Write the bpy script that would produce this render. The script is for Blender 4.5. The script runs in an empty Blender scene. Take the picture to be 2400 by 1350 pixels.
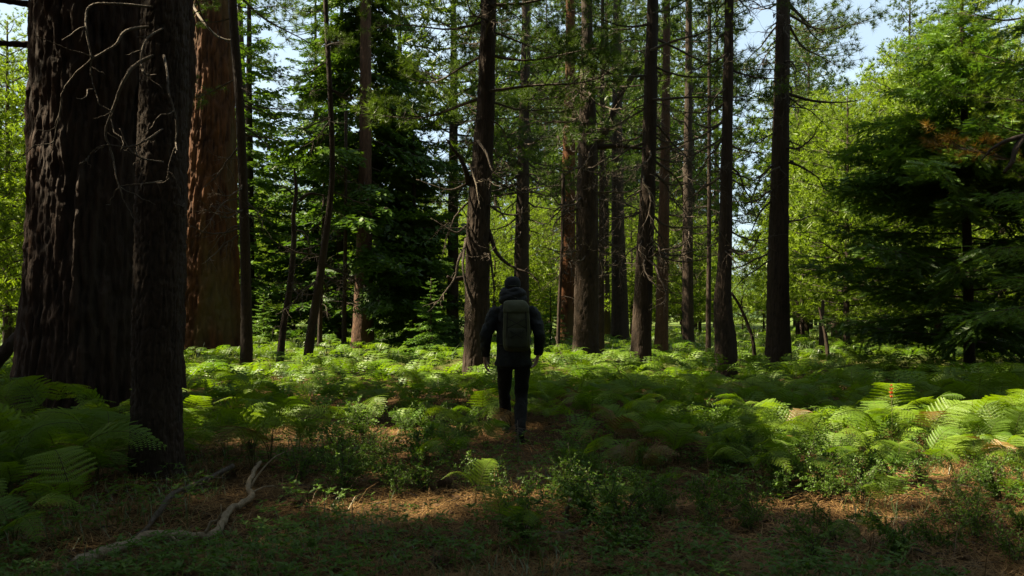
import bpy, math, random
import numpy as np
from mathutils import Vector, Matrix

rng = np.random.default_rng(11)
random.seed(11)
C = bpy.context.scene.collection
SC = bpy.context.scene

# ------------------------------------------------------------------ camera, sky, sun, exposure
F = 1800.0            # focal length in photograph pixels (2400 wide)
CAMH = 1.4
cam_d = bpy.data.cameras.new('camera')
cam = bpy.data.objects.new('camera', cam_d)
C.objects.link(cam)
cam.location = (0, 0, CAMH)
cam.rotation_euler = (math.radians(90), 0, 0)
cam_d.sensor_width = 36
cam_d.lens = 27
cam_d.shift_y = 65 / 2400
cam_d.clip_end = 3000
SC.camera = cam

SUN_AZ, SUN_EL = math.radians(-87), math.radians(53)      # azimuth from +Y towards +X
S = np.array([math.sin(SUN_AZ) * math.cos(SUN_EL), math.cos(SUN_AZ) * math.cos(SUN_EL), math.sin(SUN_EL)])

w = bpy.data.worlds.new('World')
SC.world = w
w.use_nodes = True
nt = w.node_tree
nt.nodes.clear()
n_out = nt.nodes.new('ShaderNodeOutputWorld')
n_bg = nt.nodes.new('ShaderNodeBackground')
n_sky = nt.nodes.new('ShaderNodeTexSky')
n_sky.sky_type = 'NISHITA'
n_sky.sun_disc = False
n_sky.sun_elevation = SUN_EL
n_sky.sun_rotation = SUN_AZ
n_sky.air_density = 1.0
n_sky.dust_density = 2.0
n_sky.ozone_density = 1.0
n_tc = nt.nodes.new('ShaderNodeTexCoord')
n_map = nt.nodes.new('ShaderNodeMapping')
n_map.inputs['Scale'].default_value = (2.2, 2.2, 5.0)
n_no = nt.nodes.new('ShaderNodeTexNoise')
n_no.inputs['Scale'].default_value = 1.6
n_no.inputs['Detail'].default_value = 8
n_ra = nt.nodes.new('ShaderNodeValToRGB')
n_ra.color_ramp.elements[0].position = 0.50
n_ra.color_ramp.elements[1].position = 0.80
n_mx = nt.nodes.new('ShaderNodeMixRGB')
n_mx.inputs['Color2'].default_value = (3.7, 4.6, 5.0, 1)
nt.links.new(n_tc.outputs['Generated'], n_map.inputs['Vector'])
nt.links.new(n_map.outputs['Vector'], n_no.inputs['Vector'])
nt.links.new(n_no.outputs['Fac'], n_ra.inputs['Fac'])
n_mr = nt.nodes.new('ShaderNodeMapRange')
n_mr.inputs[3].default_value = 0.55
nt.links.new(n_ra.outputs['Color'], n_mr.inputs[0])
nt.links.new(n_mr.outputs[0], n_mx.inputs['Fac'])
nt.links.new(n_sky.outputs['Color'], n_mx.inputs['Color1'])
nt.links.new(n_mx.outputs['Color'], n_bg.inputs['Color'])
n_bg.inputs['Strength'].default_value = 0.05
nt.links.new(n_bg.outputs['Background'], n_out.inputs['Surface'])

sun_d = bpy.data.lights.new('sun', 'SUN')
sun_d.energy = 5.0
sun_d.angle = math.radians(0.53)
sun_d.color = (1.0, 0.88, 0.62)
sun = bpy.data.objects.new('sun', sun_d)
C.objects.link(sun)
sun.rotation_euler = Vector(S.tolist()).to_track_quat('Z', 'Y').to_euler()
sun.location = (-20, 20, 60)

SC.view_settings.view_transform = 'Standard'
SC.view_settings.look = 'None'
SC.view_settings.gamma = 1
SC.view_settings.use_curve_mapping = False
SC.view_settings.exposure = 2.3
SC.cycles.use_denoising = True
SC.cycles.max_bounces = 6
SC.cycles.diffuse_bounces = 4
SC.cycles.glossy_bounces = 2
SC.cycles.transmission_bounces = 4
SC.cycles.transparent_max_bounces = 4
SC.cycles.sample_clamp_indirect = 4.0
SC.cycles.use_adaptive_sampling = False

# ------------------------------------------------------------------ helpers
def P(px, py, d):
    """Point of the place that stands d metres ahead."""
    return np.array([(px - 1200) / F * d, d, CAMH + (740 - py) / F * d])

def gd(py):
    return CAMH * F / (py - 740)

def ground_z(x, y):
    x = np.asarray(x, float); y = np.asarray(y, float)
    z = 0.05 * np.sin(x * 0.7 + 1.3) * np.cos(y * 0.55 + 0.4) + 0.035 * np.sin(x * 1.9 + y * 1.3) + 0.02 * np.sin(3.7 * x - 2.9 * y)
    far = np.clip((np.hypot(x, y) - 3) / 6, 0, 1)
    return z * (0.5 + 0.5 * far)

def _h(ix, iy, iz):
    n = (ix * 374761393 + iy * 668265263 + iz * 2147483647 + 144665) & 0x7fffffff
    n = (n ^ (n >> 13)) * 1274126177 & 0x7fffffff
    return ((n ^ (n >> 16)) & 0xffff) / 65535.0

def vnoise(x, y, z=0.0):
    x, y, z = np.broadcast_arrays(np.asarray(x, float), np.asarray(y, float), np.asarray(z, float))
    ix, iy, iz = np.floor(x).astype(np.int64), np.floor(y).astype(np.int64), np.floor(z).astype(np.int64)
    fx, fy, fz = x - ix, y - iy, z - iz
    fx, fy, fz = [f * f * (3 - 2 * f) for f in (fx, fy, fz)]
    r = 0
    for a in (0, 1):
        for b in (0, 1):
            for c in (0, 1):
                r = r + _h(ix + a, iy + b, iz + c) * (fx if a else 1 - fx) * (fy if b else 1 - fy) * (fz if c else 1 - fz)
    return r

def fbm(x, y, z=0.0, o=4):
    r, a, t = 0, 0.5, 0
    for k in range(o):
        r = r + a * vnoise(x * 2**k + 17 * k, y * 2**k + 5 * k, np.asarray(z) * 2**k); t += a; a *= .5
    return r / t

def norm(v):
    v = np.asarray(v, float)
    return v / (np.linalg.norm(v, axis=-1, keepdims=True) + 1e-12)

class G:
    """Collects geometry for one mesh."""
    def __init__(s):
        s.V, s.T, s.Q, s.mT, s.mQ, s.var, s.n = [], [], [], [], [], [], 0
    def add(s, V, T=None, Q=None, m=0, var=0.5):
        V = np.asarray(V, float).reshape(-1, 3)
        if T is not None and len(T):
            s.T.append(np.asarray(T, np.int64).reshape(-1, 3) + s.n); s.mT.append(np.full(len(s.T[-1]), m))
        if Q is not None and len(Q):
            s.Q.append(np.asarray(Q, np.int64).reshape(-1, 4) + s.n); s.mQ.append(np.full(len(s.Q[-1]), m))
        s.V.append(V); s.n += len(V)
        s.var.append(np.broadcast_to(np.asarray(var, float), (len(V),)))
    def pack(s):
        V = np.concatenate(s.V) if s.V else np.zeros((0, 3))
        T = np.concatenate(s.T) if s.T else np.zeros((0, 3), np.int64)
        Q = np.concatenate(s.Q) if s.Q else np.zeros((0, 4), np.int64)
        mT = np.concatenate(s.mT) if s.mT else np.zeros(0, int)
        mQ = np.concatenate(s.mQ) if s.mQ else np.zeros(0, int)
        return V, T, Q, mT, mQ, (np.concatenate(s.var) if s.var else np.zeros(0))
    def add_packed(s, pk, M=None, t=None, dvar=0.0):
        V, T, Q, mT, mQ, var = pk
        if M is not None: V = V @ np.asarray(M).T
        if t is not None: V = V + t
        if len(T): s.T.append(T + s.n); s.mT.append(mT)
        if len(Q): s.Q.append(Q + s.n); s.mQ.append(mQ)
        s.V.append(V); s.n += len(V); s.var.append(np.clip(var + dvar, 0, 1))
    def mesh(s, name, mats, smooth=True, attr='var'):
        V, T, Q, mT, mQ, var = s.pack()
        me = bpy.data.meshes.new(name)
        me.vertices.add(len(V)); me.vertices.foreach_set('co', V.ravel().astype(np.float32))
        nl = 3 * len(T) + 4 * len(Q)
        me.loops.add(nl)
        me.loops.foreach_set('vertex_index', np.concatenate([T.ravel(), Q.ravel()]).astype(np.int32))
        me.polygons.add(len(T) + len(Q))
        st = np.concatenate([np.arange(len(T)) * 3, 3 * len(T) + np.arange(len(Q)) * 4]).astype(np.int32)
        me.polygons.foreach_set('loop_start', st)
        me.polygons.foreach_set('material_index', np.concatenate([mT, mQ]).astype(np.int32))
        me.polygons.foreach_set('use_smooth', np.full(len(T) + len(Q), bool(smooth)))
        for m in (mats if isinstance(mats, (list, tuple)) else [mats]): me.materials.append(m)
        a = me.attributes.new(attr, 'FLOAT', 'POINT'); a.data.foreach_set('value', var.astype(np.float32))
        me.update(calc_edges=True)
        return me

def obj(name, me, parent=None, loc=None, **props):
    o = bpy.data.objects.new(name, me)
    C.objects.link(o)
    if parent is not None: o.parent = parent
    if loc is not None: o.location = loc
    for k, v in props.items(): o[k] = v
    return o

def thing(name, label, cat, loc=(0, 0, 0), group=None):
    o = bpy.data.objects.new(name, None)
    C.objects.link(o)
    o.empty_display_size = 0.2
    o.location = [float(q) for q in loc]
    o['label'] = label; o['category'] = cat; o['kind'] = 'thing'
    if group: o['group'] = group
    return o

def tag(o, label, cat, group=None):
    o['label'] = label; o['category'] = cat; o['kind'] = 'thing'
    if group: o['group'] = group
    return o

def smooth_path(pts, n):
    """Catmull-Rom through pts, resampled to n points (pts of any column count)."""
    pts = np.asarray(pts, float)
    if len(pts) < 3:
        t = np.linspace(0, 1, n)[:, None]
        return pts[0] * (1 - t) + pts[-1] * t
    p = np.vstack([2 * pts[0] - pts[1], pts, 2 * pts[-1] - pts[-2]])
    t = np.linspace(0, len(pts) - 1 - 1e-6, n)
    i = t.astype(int); f = (t - i)[:, None]
    a, b, c, d = p[i], p[i + 1], p[i + 2], p[i + 3]
    return 0.5 * (2 * b + (c - a) * f + (2 * a - 5 * b + 4 * c - d) * f**2 + (3 * b - a - 3 * c + d) * f**3)

def frames(path):
    t = np.gradient(path, axis=0); t = norm(t)
    ref = np.array([0, 0, 1.0]) if abs(t[0, 2]) < .9 else np.array([1.0, 0, 0])
    u = np.zeros_like(t); u[0] = norm(np.cross(t[0], ref))
    for i in range(1, len(t)):
        q = u[i - 1] - t[i] * np.dot(u[i - 1], t[i]); u[i] = q / (np.linalg.norm(q) + 1e-9)
    return t, u, np.cross(t, u)

def tube(g, path, rad, seg=6, m=0, var=0.5, caps=True, rb=None, side=None, rough=0.0):
    path = np.asarray(path, float); n = len(path)
    rad = np.broadcast_to(np.asarray(rad, float), (n,)); rb = rad if rb is None else np.broadcast_to(np.asarray(rb, float), (n,))
    t, u, v = frames(path)
    if side is not None:
        u = norm(np.asarray(side, float)[None, :] - t * (t @ np.asarray(side, float))[:, None]); v = np.cross(t, u)
    a = np.arange(seg) * 2 * math.pi / seg
    k = 1.0
    if rough: k = 1 + rough * (rng.random((n, seg)) - .5)[:, :, None]
    V = path[:, None, :] + k * (np.cos(a)[None, :, None] * u[:, None, :] * rad[:, None, None] + np.sin(a)[None, :, None] * v[:, None, :] * rb[:, None, None])
    i = np.arange(n - 1)[:, None] * seg; j = np.arange(seg)[None, :]; j2 = (j + 1) % seg
    Q = np.stack([i + j, i + j2, i + seg + j2, i + seg + j], -1).reshape(-1, 4)
    V = V.reshape(-1, 3); T = []
    if caps:
        V = np.vstack([V, path[0], path[-1]]); c0, c1 = n * seg, n * seg + 1
        for q in range(seg):
            T.append((c0, (q + 1) % seg, q)); T.append((c1, (n - 1) * seg + q, (n - 1) * seg + (q + 1) % seg))
    g.add(V, T, Q, m, var)

def bases(axis, rg=rng):
    """Rotation matrices whose x column is axis, random roll."""
    a = norm(axis); r = rg.normal(size=a.shape)
    b = norm(np.cross(a, r)); c = np.cross(a, b)
    return np.stack([a, b, c], -1)

def scatter(g, tmplV, tmplT, pos, M, scale, m=0, var=None):
    k, n = len(pos), len(tmplV)
    V = np.einsum('kij,nj->kni', M, tmplV) * np.asarray(scale).reshape(-1, 1, 1) + pos[:, None, :]
    T = tmplT[None] + (np.arange(k) * n)[:, None, None]
    vv = np.repeat(rng.random(k) if var is None else np.broadcast_to(var, (k,)), n)
    g.add(V.reshape(-1, 3), T.reshape(-1, 3), None, m, vv)

# ------------------------------------------------------------------ materials
def new_mat(name):
    m = bpy.data.materials.new(name); m.use_nodes = True
    t = m.node_tree; t.nodes.clear()
    return m, t, t.nodes.new('ShaderNodeOutputMaterial')

def leaf_mat(name, dark, light, trans=(1.15, 1.1, .5), tr=0.45, gloss=0.05, rough=0.45, spread=0.5):
    m, t, out = new_mat(name)
    N, L = t.nodes.new, t.links.new
    at = N('ShaderNodeAttribute'); at.attribute_name = 'var'
    oi = N('ShaderNodeObjectInfo')
    ad = N('ShaderNodeMath'); ad.operation = 'MULTIPLY_ADD'
    L(oi.outputs['Random'], ad.inputs[0]); ad.inputs[1].default_value = spread; 
    mu = N('ShaderNodeMath'); mu.operation = 'MULTIPLY'; mu.inputs[1].default_value = 1 - spread
    L(at.outputs['Fac'], mu.inputs[0]); L(mu.outputs[0], ad.inputs[2])
    mx = N('ShaderNodeMixRGB'); mx.inputs[1].default_value = (*dark, 1); mx.inputs[2].default_value = (*light, 1)
    L(ad.outputs[0], mx.inputs[0])
    d = N('ShaderNodeBsdfDiffuse'); L(mx.outputs[0], d.inputs['Color'])
    tm = N('ShaderNodeMixRGB'); tm.blend_type = 'MULTIPLY'; tm.inputs[0].default_value = 1; tm.inputs[2].default_value = (*trans, 1)
    L(mx.outputs[0], tm.inputs[1])
    b = N('ShaderNodeBsdfTranslucent'); L(tm.outputs[0], b.inputs['Color'])
    s1 = N('ShaderNodeMixShader'); s1.inputs[0].default_value = tr
    L(d.outputs[0], s1.inputs[1]); L(b.outputs[0], s1.inputs[2])
    gl = N('ShaderNodeBsdfGlossy'); gl.inputs['Roughness'].default_value = rough; gl.inputs['Color'].default_value = (1, 1, 1, 1)
    s2 = N('ShaderNodeMixShader'); s2.inputs[0].default_value = gloss
    L(s1.outputs[0], s2.inputs[1]); L(gl.outputs[0], s2.inputs[2])
    L(s2.outputs[0], out.inputs['Surface'])
    return m

def bark_mat(name, low, high, third=None, scale=6.0, rough=0.9, moss=0.0, bump=0.5):
    m, t, out = new_mat(name)
    N, L = t.nodes.new, t.links.new
    tc = N('ShaderNodeTexCoord'); mp = N('ShaderNodeMapping'); mp.inputs['Scale'].default_value = (1, 1, .22)
    L(tc.outputs['Object'], mp.inputs['Vector'])
    no = N('ShaderNodeTexNoise'); no.inputs['Scale'].default_value = scale; no.inputs['Detail'].default_value = 9; no.inputs['Roughness'].default_value = .68
    L(mp.outputs[0], no.inputs['Vector'])
    n2 = N('ShaderNodeTexNoise'); n2.inputs['Scale'].default_value = scale * .25; n2.inputs['Detail'].default_value = 4
    L(mp.outputs[0], n2.inputs['Vector'])
    at = N('ShaderNodeAttribute'); at.attribute_name = 'var'
    a1 = N('ShaderNodeMath'); a1.operation = 'MULTIPLY_ADD'; a1.inputs[1].default_value = .85; L(at.outputs['Fac'], a1.inputs[0])
    a0 = N('ShaderNodeMath'); a0.operation = 'MULTIPLY_ADD'; a0.inputs[1].default_value = 1.1; a0.inputs[2].default_value = -.46
    L(no.outputs['Fac'], a0.inputs[0]); L(a0.outputs[0], a1.inputs[2]); a1.use_clamp = True
    mx = N('ShaderNodeMixRGB'); mx.inputs[1].default_value = (*low, 1); mx.inputs[2].default_value = (*high, 1); L(a1.outputs[0], mx.inputs[0])
    last = mx
    if third:
        r = N('ShaderNodeValToRGB'); r.color_ramp.elements[0].position = .5; r.color_ramp.elements[1].position = .66
        L(n2.outputs['Fac'], r.inputs[0])
        m2 = N('ShaderNodeMixRGB'); L(r.outputs[0], m2.inputs[0]); L(mx.outputs[0], m2.inputs[1]); m2.inputs[2].default_value = (*third, 1); last = m2
    bs = N('ShaderNodeBsdfPrincipled'); bs.inputs['Roughness'].default_value = rough; bs.inputs['Specular IOR Level'].default_value = .25
    L(last.outputs[0], bs.inputs['Base Color'])
    bp = N('ShaderNodeBump'); bp.inputs['Strength'].default_value = min(1, bump * 1.8); bp.inputs['Distance'].default_value = .035
    n3 = N('ShaderNodeTexNoise'); n3.inputs['Scale'].default_value = scale * 5; n3.inputs['Detail'].default_value = 6; L(mp.outputs[0], n3.inputs['Vector'])
    L(n3.outputs['Fac'], bp.inputs['Height']); L(bp.outputs[0], bs.inputs['Normal'])
    L(bs.outputs[0], out.inputs['Surface'])
    return m

def cloth_mat(name, col, rough=.85, scale=350, var=.25, spec=.25):
    m, t, out = new_mat(name)
    N, L = t.nodes.new, t.links.new
    tc = N('ShaderNodeTexCoord'); no = N('ShaderNodeTexNoise'); no.inputs['Scale'].default_value = 9; no.inputs['Detail'].default_value = 6
    L(tc.outputs['Object'], no.inputs['Vector'])
    mx = N('ShaderNodeMixRGB'); mx.inputs[1].default_value = (*[c * (1 - var) for c in col], 1); mx.inputs[2].default_value = (*[c * (1 + var) for c in col], 1)
    L(no.outputs['Fac'], mx.inputs[0])
    bs = N('ShaderNodeBsdfPrincipled'); bs.inputs['Roughness'].default_value = rough; bs.inputs['Specular IOR Level'].default_value = spec
    L(mx.outputs[0], bs.inputs['Base Color'])
    wv = N('ShaderNodeTexNoise'); wv.inputs['Scale'].default_value = scale; L(tc.outputs['Object'], wv.inputs['Vector'])
    bp = N('ShaderNodeBump'); bp.inputs['Strength'].default_value = .25; bp.inputs['Distance'].default_value = .004
    L(wv.outputs['Fac'], bp.inputs['Height']); L(bp.outputs[0], bs.inputs['Normal'])
    L(bs.outputs[0], out.inputs['Surface'])
    return m

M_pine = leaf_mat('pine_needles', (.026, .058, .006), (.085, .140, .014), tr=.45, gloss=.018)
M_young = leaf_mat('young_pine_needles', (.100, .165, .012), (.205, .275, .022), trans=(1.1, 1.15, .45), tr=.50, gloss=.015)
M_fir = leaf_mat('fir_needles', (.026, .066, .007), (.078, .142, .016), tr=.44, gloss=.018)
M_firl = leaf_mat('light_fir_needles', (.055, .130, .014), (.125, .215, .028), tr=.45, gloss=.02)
M_rust = leaf_mat('dead_needles', (.16, .095, .018), (.26, .165, .035), trans=(1.1, .9, .4), tr=.4, gloss=.01)
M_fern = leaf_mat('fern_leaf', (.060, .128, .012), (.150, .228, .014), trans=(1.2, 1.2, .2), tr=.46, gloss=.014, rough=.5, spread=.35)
M_fernold = leaf_mat('yellowed_fern_leaf', (.11, .085, .02), (.17, .10, .028), trans=(1.0, .9, .4), tr=.3, gloss=.02)
M_shrub = leaf_mat('shrub_leaf', (.045, .105, .010), (.110, .185, .020), trans=(1.1, 1.2, .3), tr=.44, gloss=.018, rough=.5)
M_grass = leaf_mat('grass_blade', (.045, .085, .022), (.11, .14, .04), tr=.35, gloss=.04)
M_straw = leaf_mat('pine_straw', (.055, .028, .012), (.300, .180, .070), trans=(1, .8, .5), tr=.15, gloss=.02)
M_stem = leaf_mat('fern_stalk', (.045, .055, .016), (.085, .085, .026), tr=.1, gloss=.01)
M_bark = bark_mat('dark_pine_bark', (.008, .0055, .004), (.052, .033, .022), (.038, .026, .019))
M_bark1 = bark_mat('giant_bark', (.004, .003, .0025), (.050, .026, .017), (.030, .021, .016), scale=4)
M_red = bark_mat('red_bark', (.008, .0035, .002), (.130, .046, .012), (.080, .058, .022), scale=3)
M_pale = bark_mat('pale_bare_wood', (.10, .072, .045), (.38, .29, .19), (.26, .20, .13), scale=14)
M_redd = bark_mat('reddish_brown_bark', (.022, .011, .007), (.105, .055, .032), None)
M_grey = bark_mat('weathered_wood', (.055, .044, .034), (.27, .215, .155), (.16, .125, .09), scale=14)
M_twig = bark_mat('dead_twig_wood', (.035, .026, .020), (.13, .10, .075), None, scale=12)
M_dtwig = bark_mat('dark_twig_wood', (.022, .017, .013), (.085, .064, .048), None, scale=12)
M_cone = bark_mat('cone_scale', (.05, .028, .016), (.20, .12, .07), None, scale=30)

# ground
def ground_mat():
    m, t, out = new_mat('pine_duff')
    N, L = t.nodes.new, t.links.new
    tc = N('ShaderNodeTexCoord')
    a = N('ShaderNodeTexNoise'); a.inputs['Scale'].default_value = .55; a.inputs['Detail'].default_value = 6; L(tc.outputs['Object'], a.inputs['Vector'])
    b = N('ShaderNodeTexNoise'); b.inputs['Scale'].default_value = 26; b.inputs['Detail'].default_value = 8; b.inputs['Roughness'].default_value = .75; L(tc.outputs['Object'], b.inputs['Vector'])
    v = N('ShaderNodeTexVoronoi'); v.inputs['Scale'].default_value = 42; L(tc.outputs['Object'], v.inputs['Vector'])
    r = N('ShaderNodeValToRGB'); e = r.color_ramp
    e.elements[0].position = .30; e.elements[0].color = (.026, .014, .007, 1)
    e.elements[1].position = .72; e.elements[1].color = (.150, .085, .034, 1)
    x = e.elements.new(.5); x.color = (.078, .042, .018, 1)
    L(b.outputs['Fac'], r.inputs[0])
    r2 = N('ShaderNodeValToRGB'); r2.color_ramp.elements[0].position = .42; r2.color_ramp.elements[1].position = .62
    L(a.outputs['Fac'], r2.inputs[0])
    mx = N('ShaderNodeMixRGB'); L(r2.outputs[0], mx.inputs[0]); L(r.outputs[0], mx.inputs[1])
    mm = N('ShaderNodeMixRGB'); mm.blend_type = 'MULTIPLY'; mm.inputs[0].default_value = 1; L(r.outputs[0], mm.inputs[1]); mm.inputs[2].default_value = (.55, .50, .45, 1)
    L(mm.outputs[0], mx.inputs[2])
    bs = N('ShaderNodeBsdfPrincipled'); bs.inputs['Roughness'].default_value = .95; bs.inputs['Specular IOR Level'].default_value = .1
    sx = N('ShaderNodeSeparateXYZ'); L(tc.outputs['Object'], sx.inputs[0])
    mr = N('ShaderNodeMapRange'); mr.inputs[1].default_value = 14; mr.inputs[2].default_value = 30; L(sx.outputs['Y'], mr.inputs[0])
    mq = N('ShaderNodeMath'); mq.operation = 'MULTIPLY'; L(mr.outputs[0], mq.inputs[0])
    r3 = N('ShaderNodeValToRGB'); r3.color_ramp.elements[0].position = .28; r3.color_ramp.elements[1].position = .46; L(a.outputs['Fac'], r3.inputs[0]); L(r3.outputs[0], mq.inputs[1])
    m3 = N('ShaderNodeMixRGB'); L(mq.outputs[0], m3.inputs[0]); L(mx.outputs[0], m3.inputs[1]); m3.inputs[2].default_value = (.070, .105, .020, 1)
    L(m3.outputs[0], bs.inputs['Base Color'])
    bp = N('ShaderNodeBump'); bp.inputs['Strength'].default_value = .9; bp.inputs['Distance'].default_value = .03
    ad = N('ShaderNodeMath'); ad.operation = 'ADD'; L(b.outputs['Fac'], ad.inputs[0]); L(v.outputs['Distance'], ad.inputs[1])
    L(ad.outputs[0], bp.inputs['Height']); L(bp.outputs[0], bs.inputs['Normal'])
    L(bs.outputs[0], out.inputs['Surface'])
    return m
M_ground = ground_mat()

# ------------------------------------------------------------------ chosen sunlit floor patches (crowns are cut open to match)
LIT = [  # polygons on the ground
    [(1.9, 9.6), (9.5, 9.6), (10, 5.0), (3.6, 4.7), (2.3, 4.9), (2.0, 5.7), (2.5, 6.6), (2.4, 7.6)],
    [(2.0, 5.75), (2.9, 5.7), (3.1, 5.1), (2.3, 5.0)],
    [(-4.4, 8.8), (-3.0, 8.5), (-1.0, 8.6), (-1.0, 9.7), (-4.4, 9.7)],
    [(-5.5, 12.2), (-0.8, 12.2), (-0.6, 17), (-6.8, 17)],
    [(0.8, 12.6), (4.5, 12.0), (5.0, 14.7), (0.8, 14.7)],
    [(-1.6, 7.8), (-0.8, 7.8), (-0.8, 7.1), (-1.6, 7.1)],
    [(-1.4, 6.05), (0.2, 6.05), (0.2, 5.5), (-1.4, 5.5)],
    [(0.3, 6.0), (1.0, 6.0), (1.0, 5.4), (0.3, 5.4)],
    [(-3.3, 8.4), (-0.5, 8.4), (-0.5, 6.9), (-2.3, 7.0)],
    [(-2.0, 5.65), (-1.7, 5.65), (-1.7, 5.2), (-2.0, 5.2)],
    [(-3.6, 8.9), (-3.0, 8.9), (-3.0, 8.2), (-3.6, 8.2)],
    [(-1.0, 9.8), (-.2, 9.8), (-.2, 9.2), (-1.0, 9.2)],
]
DAP = [.80, .9, .75, .62, .38, .9, .9, .9, .42, .9, .8, .9]
GX0, GY0, GS = -16.0, 2.0, 0.25
GNX, GNY = 132, 72
gx = GX0 + (np.arange(GNX) + .5) * GS; gy = GY0 + (np.arange(GNY) + .5) * GS
GXX, GYY = np.meshgrid(gx, gy, indexing='ij')
def inpoly(x, y, poly):
    r = np.zeros(np.shape(x), bool); n = len(poly)
    for i in range(n):
        (x1, y1), (x2, y2) = poly[i], poly[(i + 1) % n]
        c = (y1 > y) != (y2 > y)
        r ^= c & (x < (x2 - x1) * (y - y1) / ((y2 - y1) + 1e-9) + x1)
    return r
def lit_at(x, y):
    x = np.asarray(x, float); y = np.asarray(y, float)
    r = np.zeros(x.shape, bool)
    dn = fbm(x * 1.15 + 31, y * 1.15 + 7, 0, 3)
    dn = np.clip((dn - .22) / .56, 0, 1)
    for poly, p in zip(LIT, DAP):
        r |= inpoly(x, y, poly) & (dn < p)
    return r
LITG = lit_at(GXX, GYY)
COVER = np.zeros((GNX, GNY), int)
def shadow_xy(p):
    k = p[2] / S[2]
    return p[0] - S[0] * k, p[1] - S[1] * k
def shade_hits_lit(p, rad):
    x, y = shadow_xy(p)
    # the fern tops stand about 0.4 m up, so test a little beyond
    i0, i1 = int((x - rad - GX0) / GS), int((x + rad - GX0) / GS) + 1
    j0, j1 = int((y - rad - GY0) / GS), int((y + rad - GY0) / GS) + 1
    if i1 < 0 or j1 < 0 or i0 >= GNX or j0 >= GNY: return 0.0
    i0, j0 = max(i0, 0), max(j0, 0)
    a = LITG[i0:i1, j0:j1]
    return float(a.mean()) if a.size else 0.0
def add_cover(p, rad):
    x, y = shadow_xy(p)
    COVER[((GXX - x) ** 2 + (GYY - y) ** 2) < rad * rad] += 1

# ------------------------------------------------------------------ ground and far hills
def ground():
    a = np.concatenate([-np.geomspace(900, 14, 26), np.arange(-13.8, 13.81, .12), np.geomspace(14, 900, 26)])
    b = np.concatenate([-np.geomspace(900, 3, 24), np.arange(-2.4, 26, .12), np.geomspace(26.2, 900, 34)])
    X, Y = np.meshgrid(a, b, indexing='ij')
    Z = ground_z(X, Y) + np.where(np.hypot(X, Y) < 30, (fbm(X * 2.2, Y * 2.2, 0, 4) - .5) * .09, 0)
    g = G(); ny = len(b)
    i, j = np.meshgrid(np.arange(len(a) - 1), np.arange(ny - 1), indexing='ij')
    q = (i * ny + j).ravel()
    g.add(np.stack([X, Y, Z], -1).reshape(-1, 3), None, np.stack([q, q + ny, q + ny + 1, q + 1], -1))
    obj('ground', g.mesh('ground', M_ground), kind='structure')
ground()

def gz(x, y):
    x = np.asarray(x, float); y = np.asarray(y, float)
    return ground_z(x, y) + np.where(np.hypot(x, y) < 30, (fbm(x * 2.2, y * 2.2, 0, 4) - .5) * .09, 0)

M_hill = leaf_mat('far_wooded_slope', (.035, .060, .030), (.060, .085, .040), tr=.1, gloss=0)
def hills():
    g = G(); n = 160
    th = np.linspace(0, 2 * math.pi, n) + math.pi
    top = 18 + 26 * fbm(np.cos(th) * 4 + 9, np.sin(th) * 4 + 3, 0, 4) + 5 * rng.random(n)
    top[-1] = top[0]
    V, Q = [], []
    for r, k in ((520, 0), (560, .35), (610, .75), (660, 1.0), (760, .6)):
        V.append(np.stack([r * np.sin(th), r * np.cos(th), -2 + top * k + (6 * rng.random(n) * (np.arange(n) < n - 1) * (np.arange(n) > 0) if k else 0)], -1))
    for a in range(4):
        for q in range(n - 1):
            Q.append((a * n + q, a * n + q + 1, (a + 1) * n + q + 1, (a + 1) * n + q))
    g.add(np.vstack(V), None, Q)
    obj('hills', g.mesh('hills', M_hill, smooth=False), kind='structure')
hills()

# ------------------------------------------------------------------ foliage pieces
def tuft_tmpl(n, ln, wd, cone, rg):
    """A whorl of long needles about +X."""
    th = np.arccos(1 - rg.random(n) * (1 - math.cos(cone))); ph = rg.random(n) * 2 * math.pi
    d = np.stack([np.cos(th), np.sin(th) * np.cos(ph), np.sin(th) * np.sin(ph)], -1)
    l = ln * (.7 + .5 * rg.random(n))
    b = np.stack([-rg.random(n) * ln * .35, np.zeros(n), np.zeros(n)], -1)
    p = norm(np.cross(d, rg.normal(size=(n, 3)))) * wd * .5
    V = np.stack([b - p, b + p, b + d * l[:, None] - np.array([0, 0, 1]) * 0.0], 1).reshape(-1, 3)
    return V, np.arange(3 * n).reshape(-1, 3)

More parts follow.
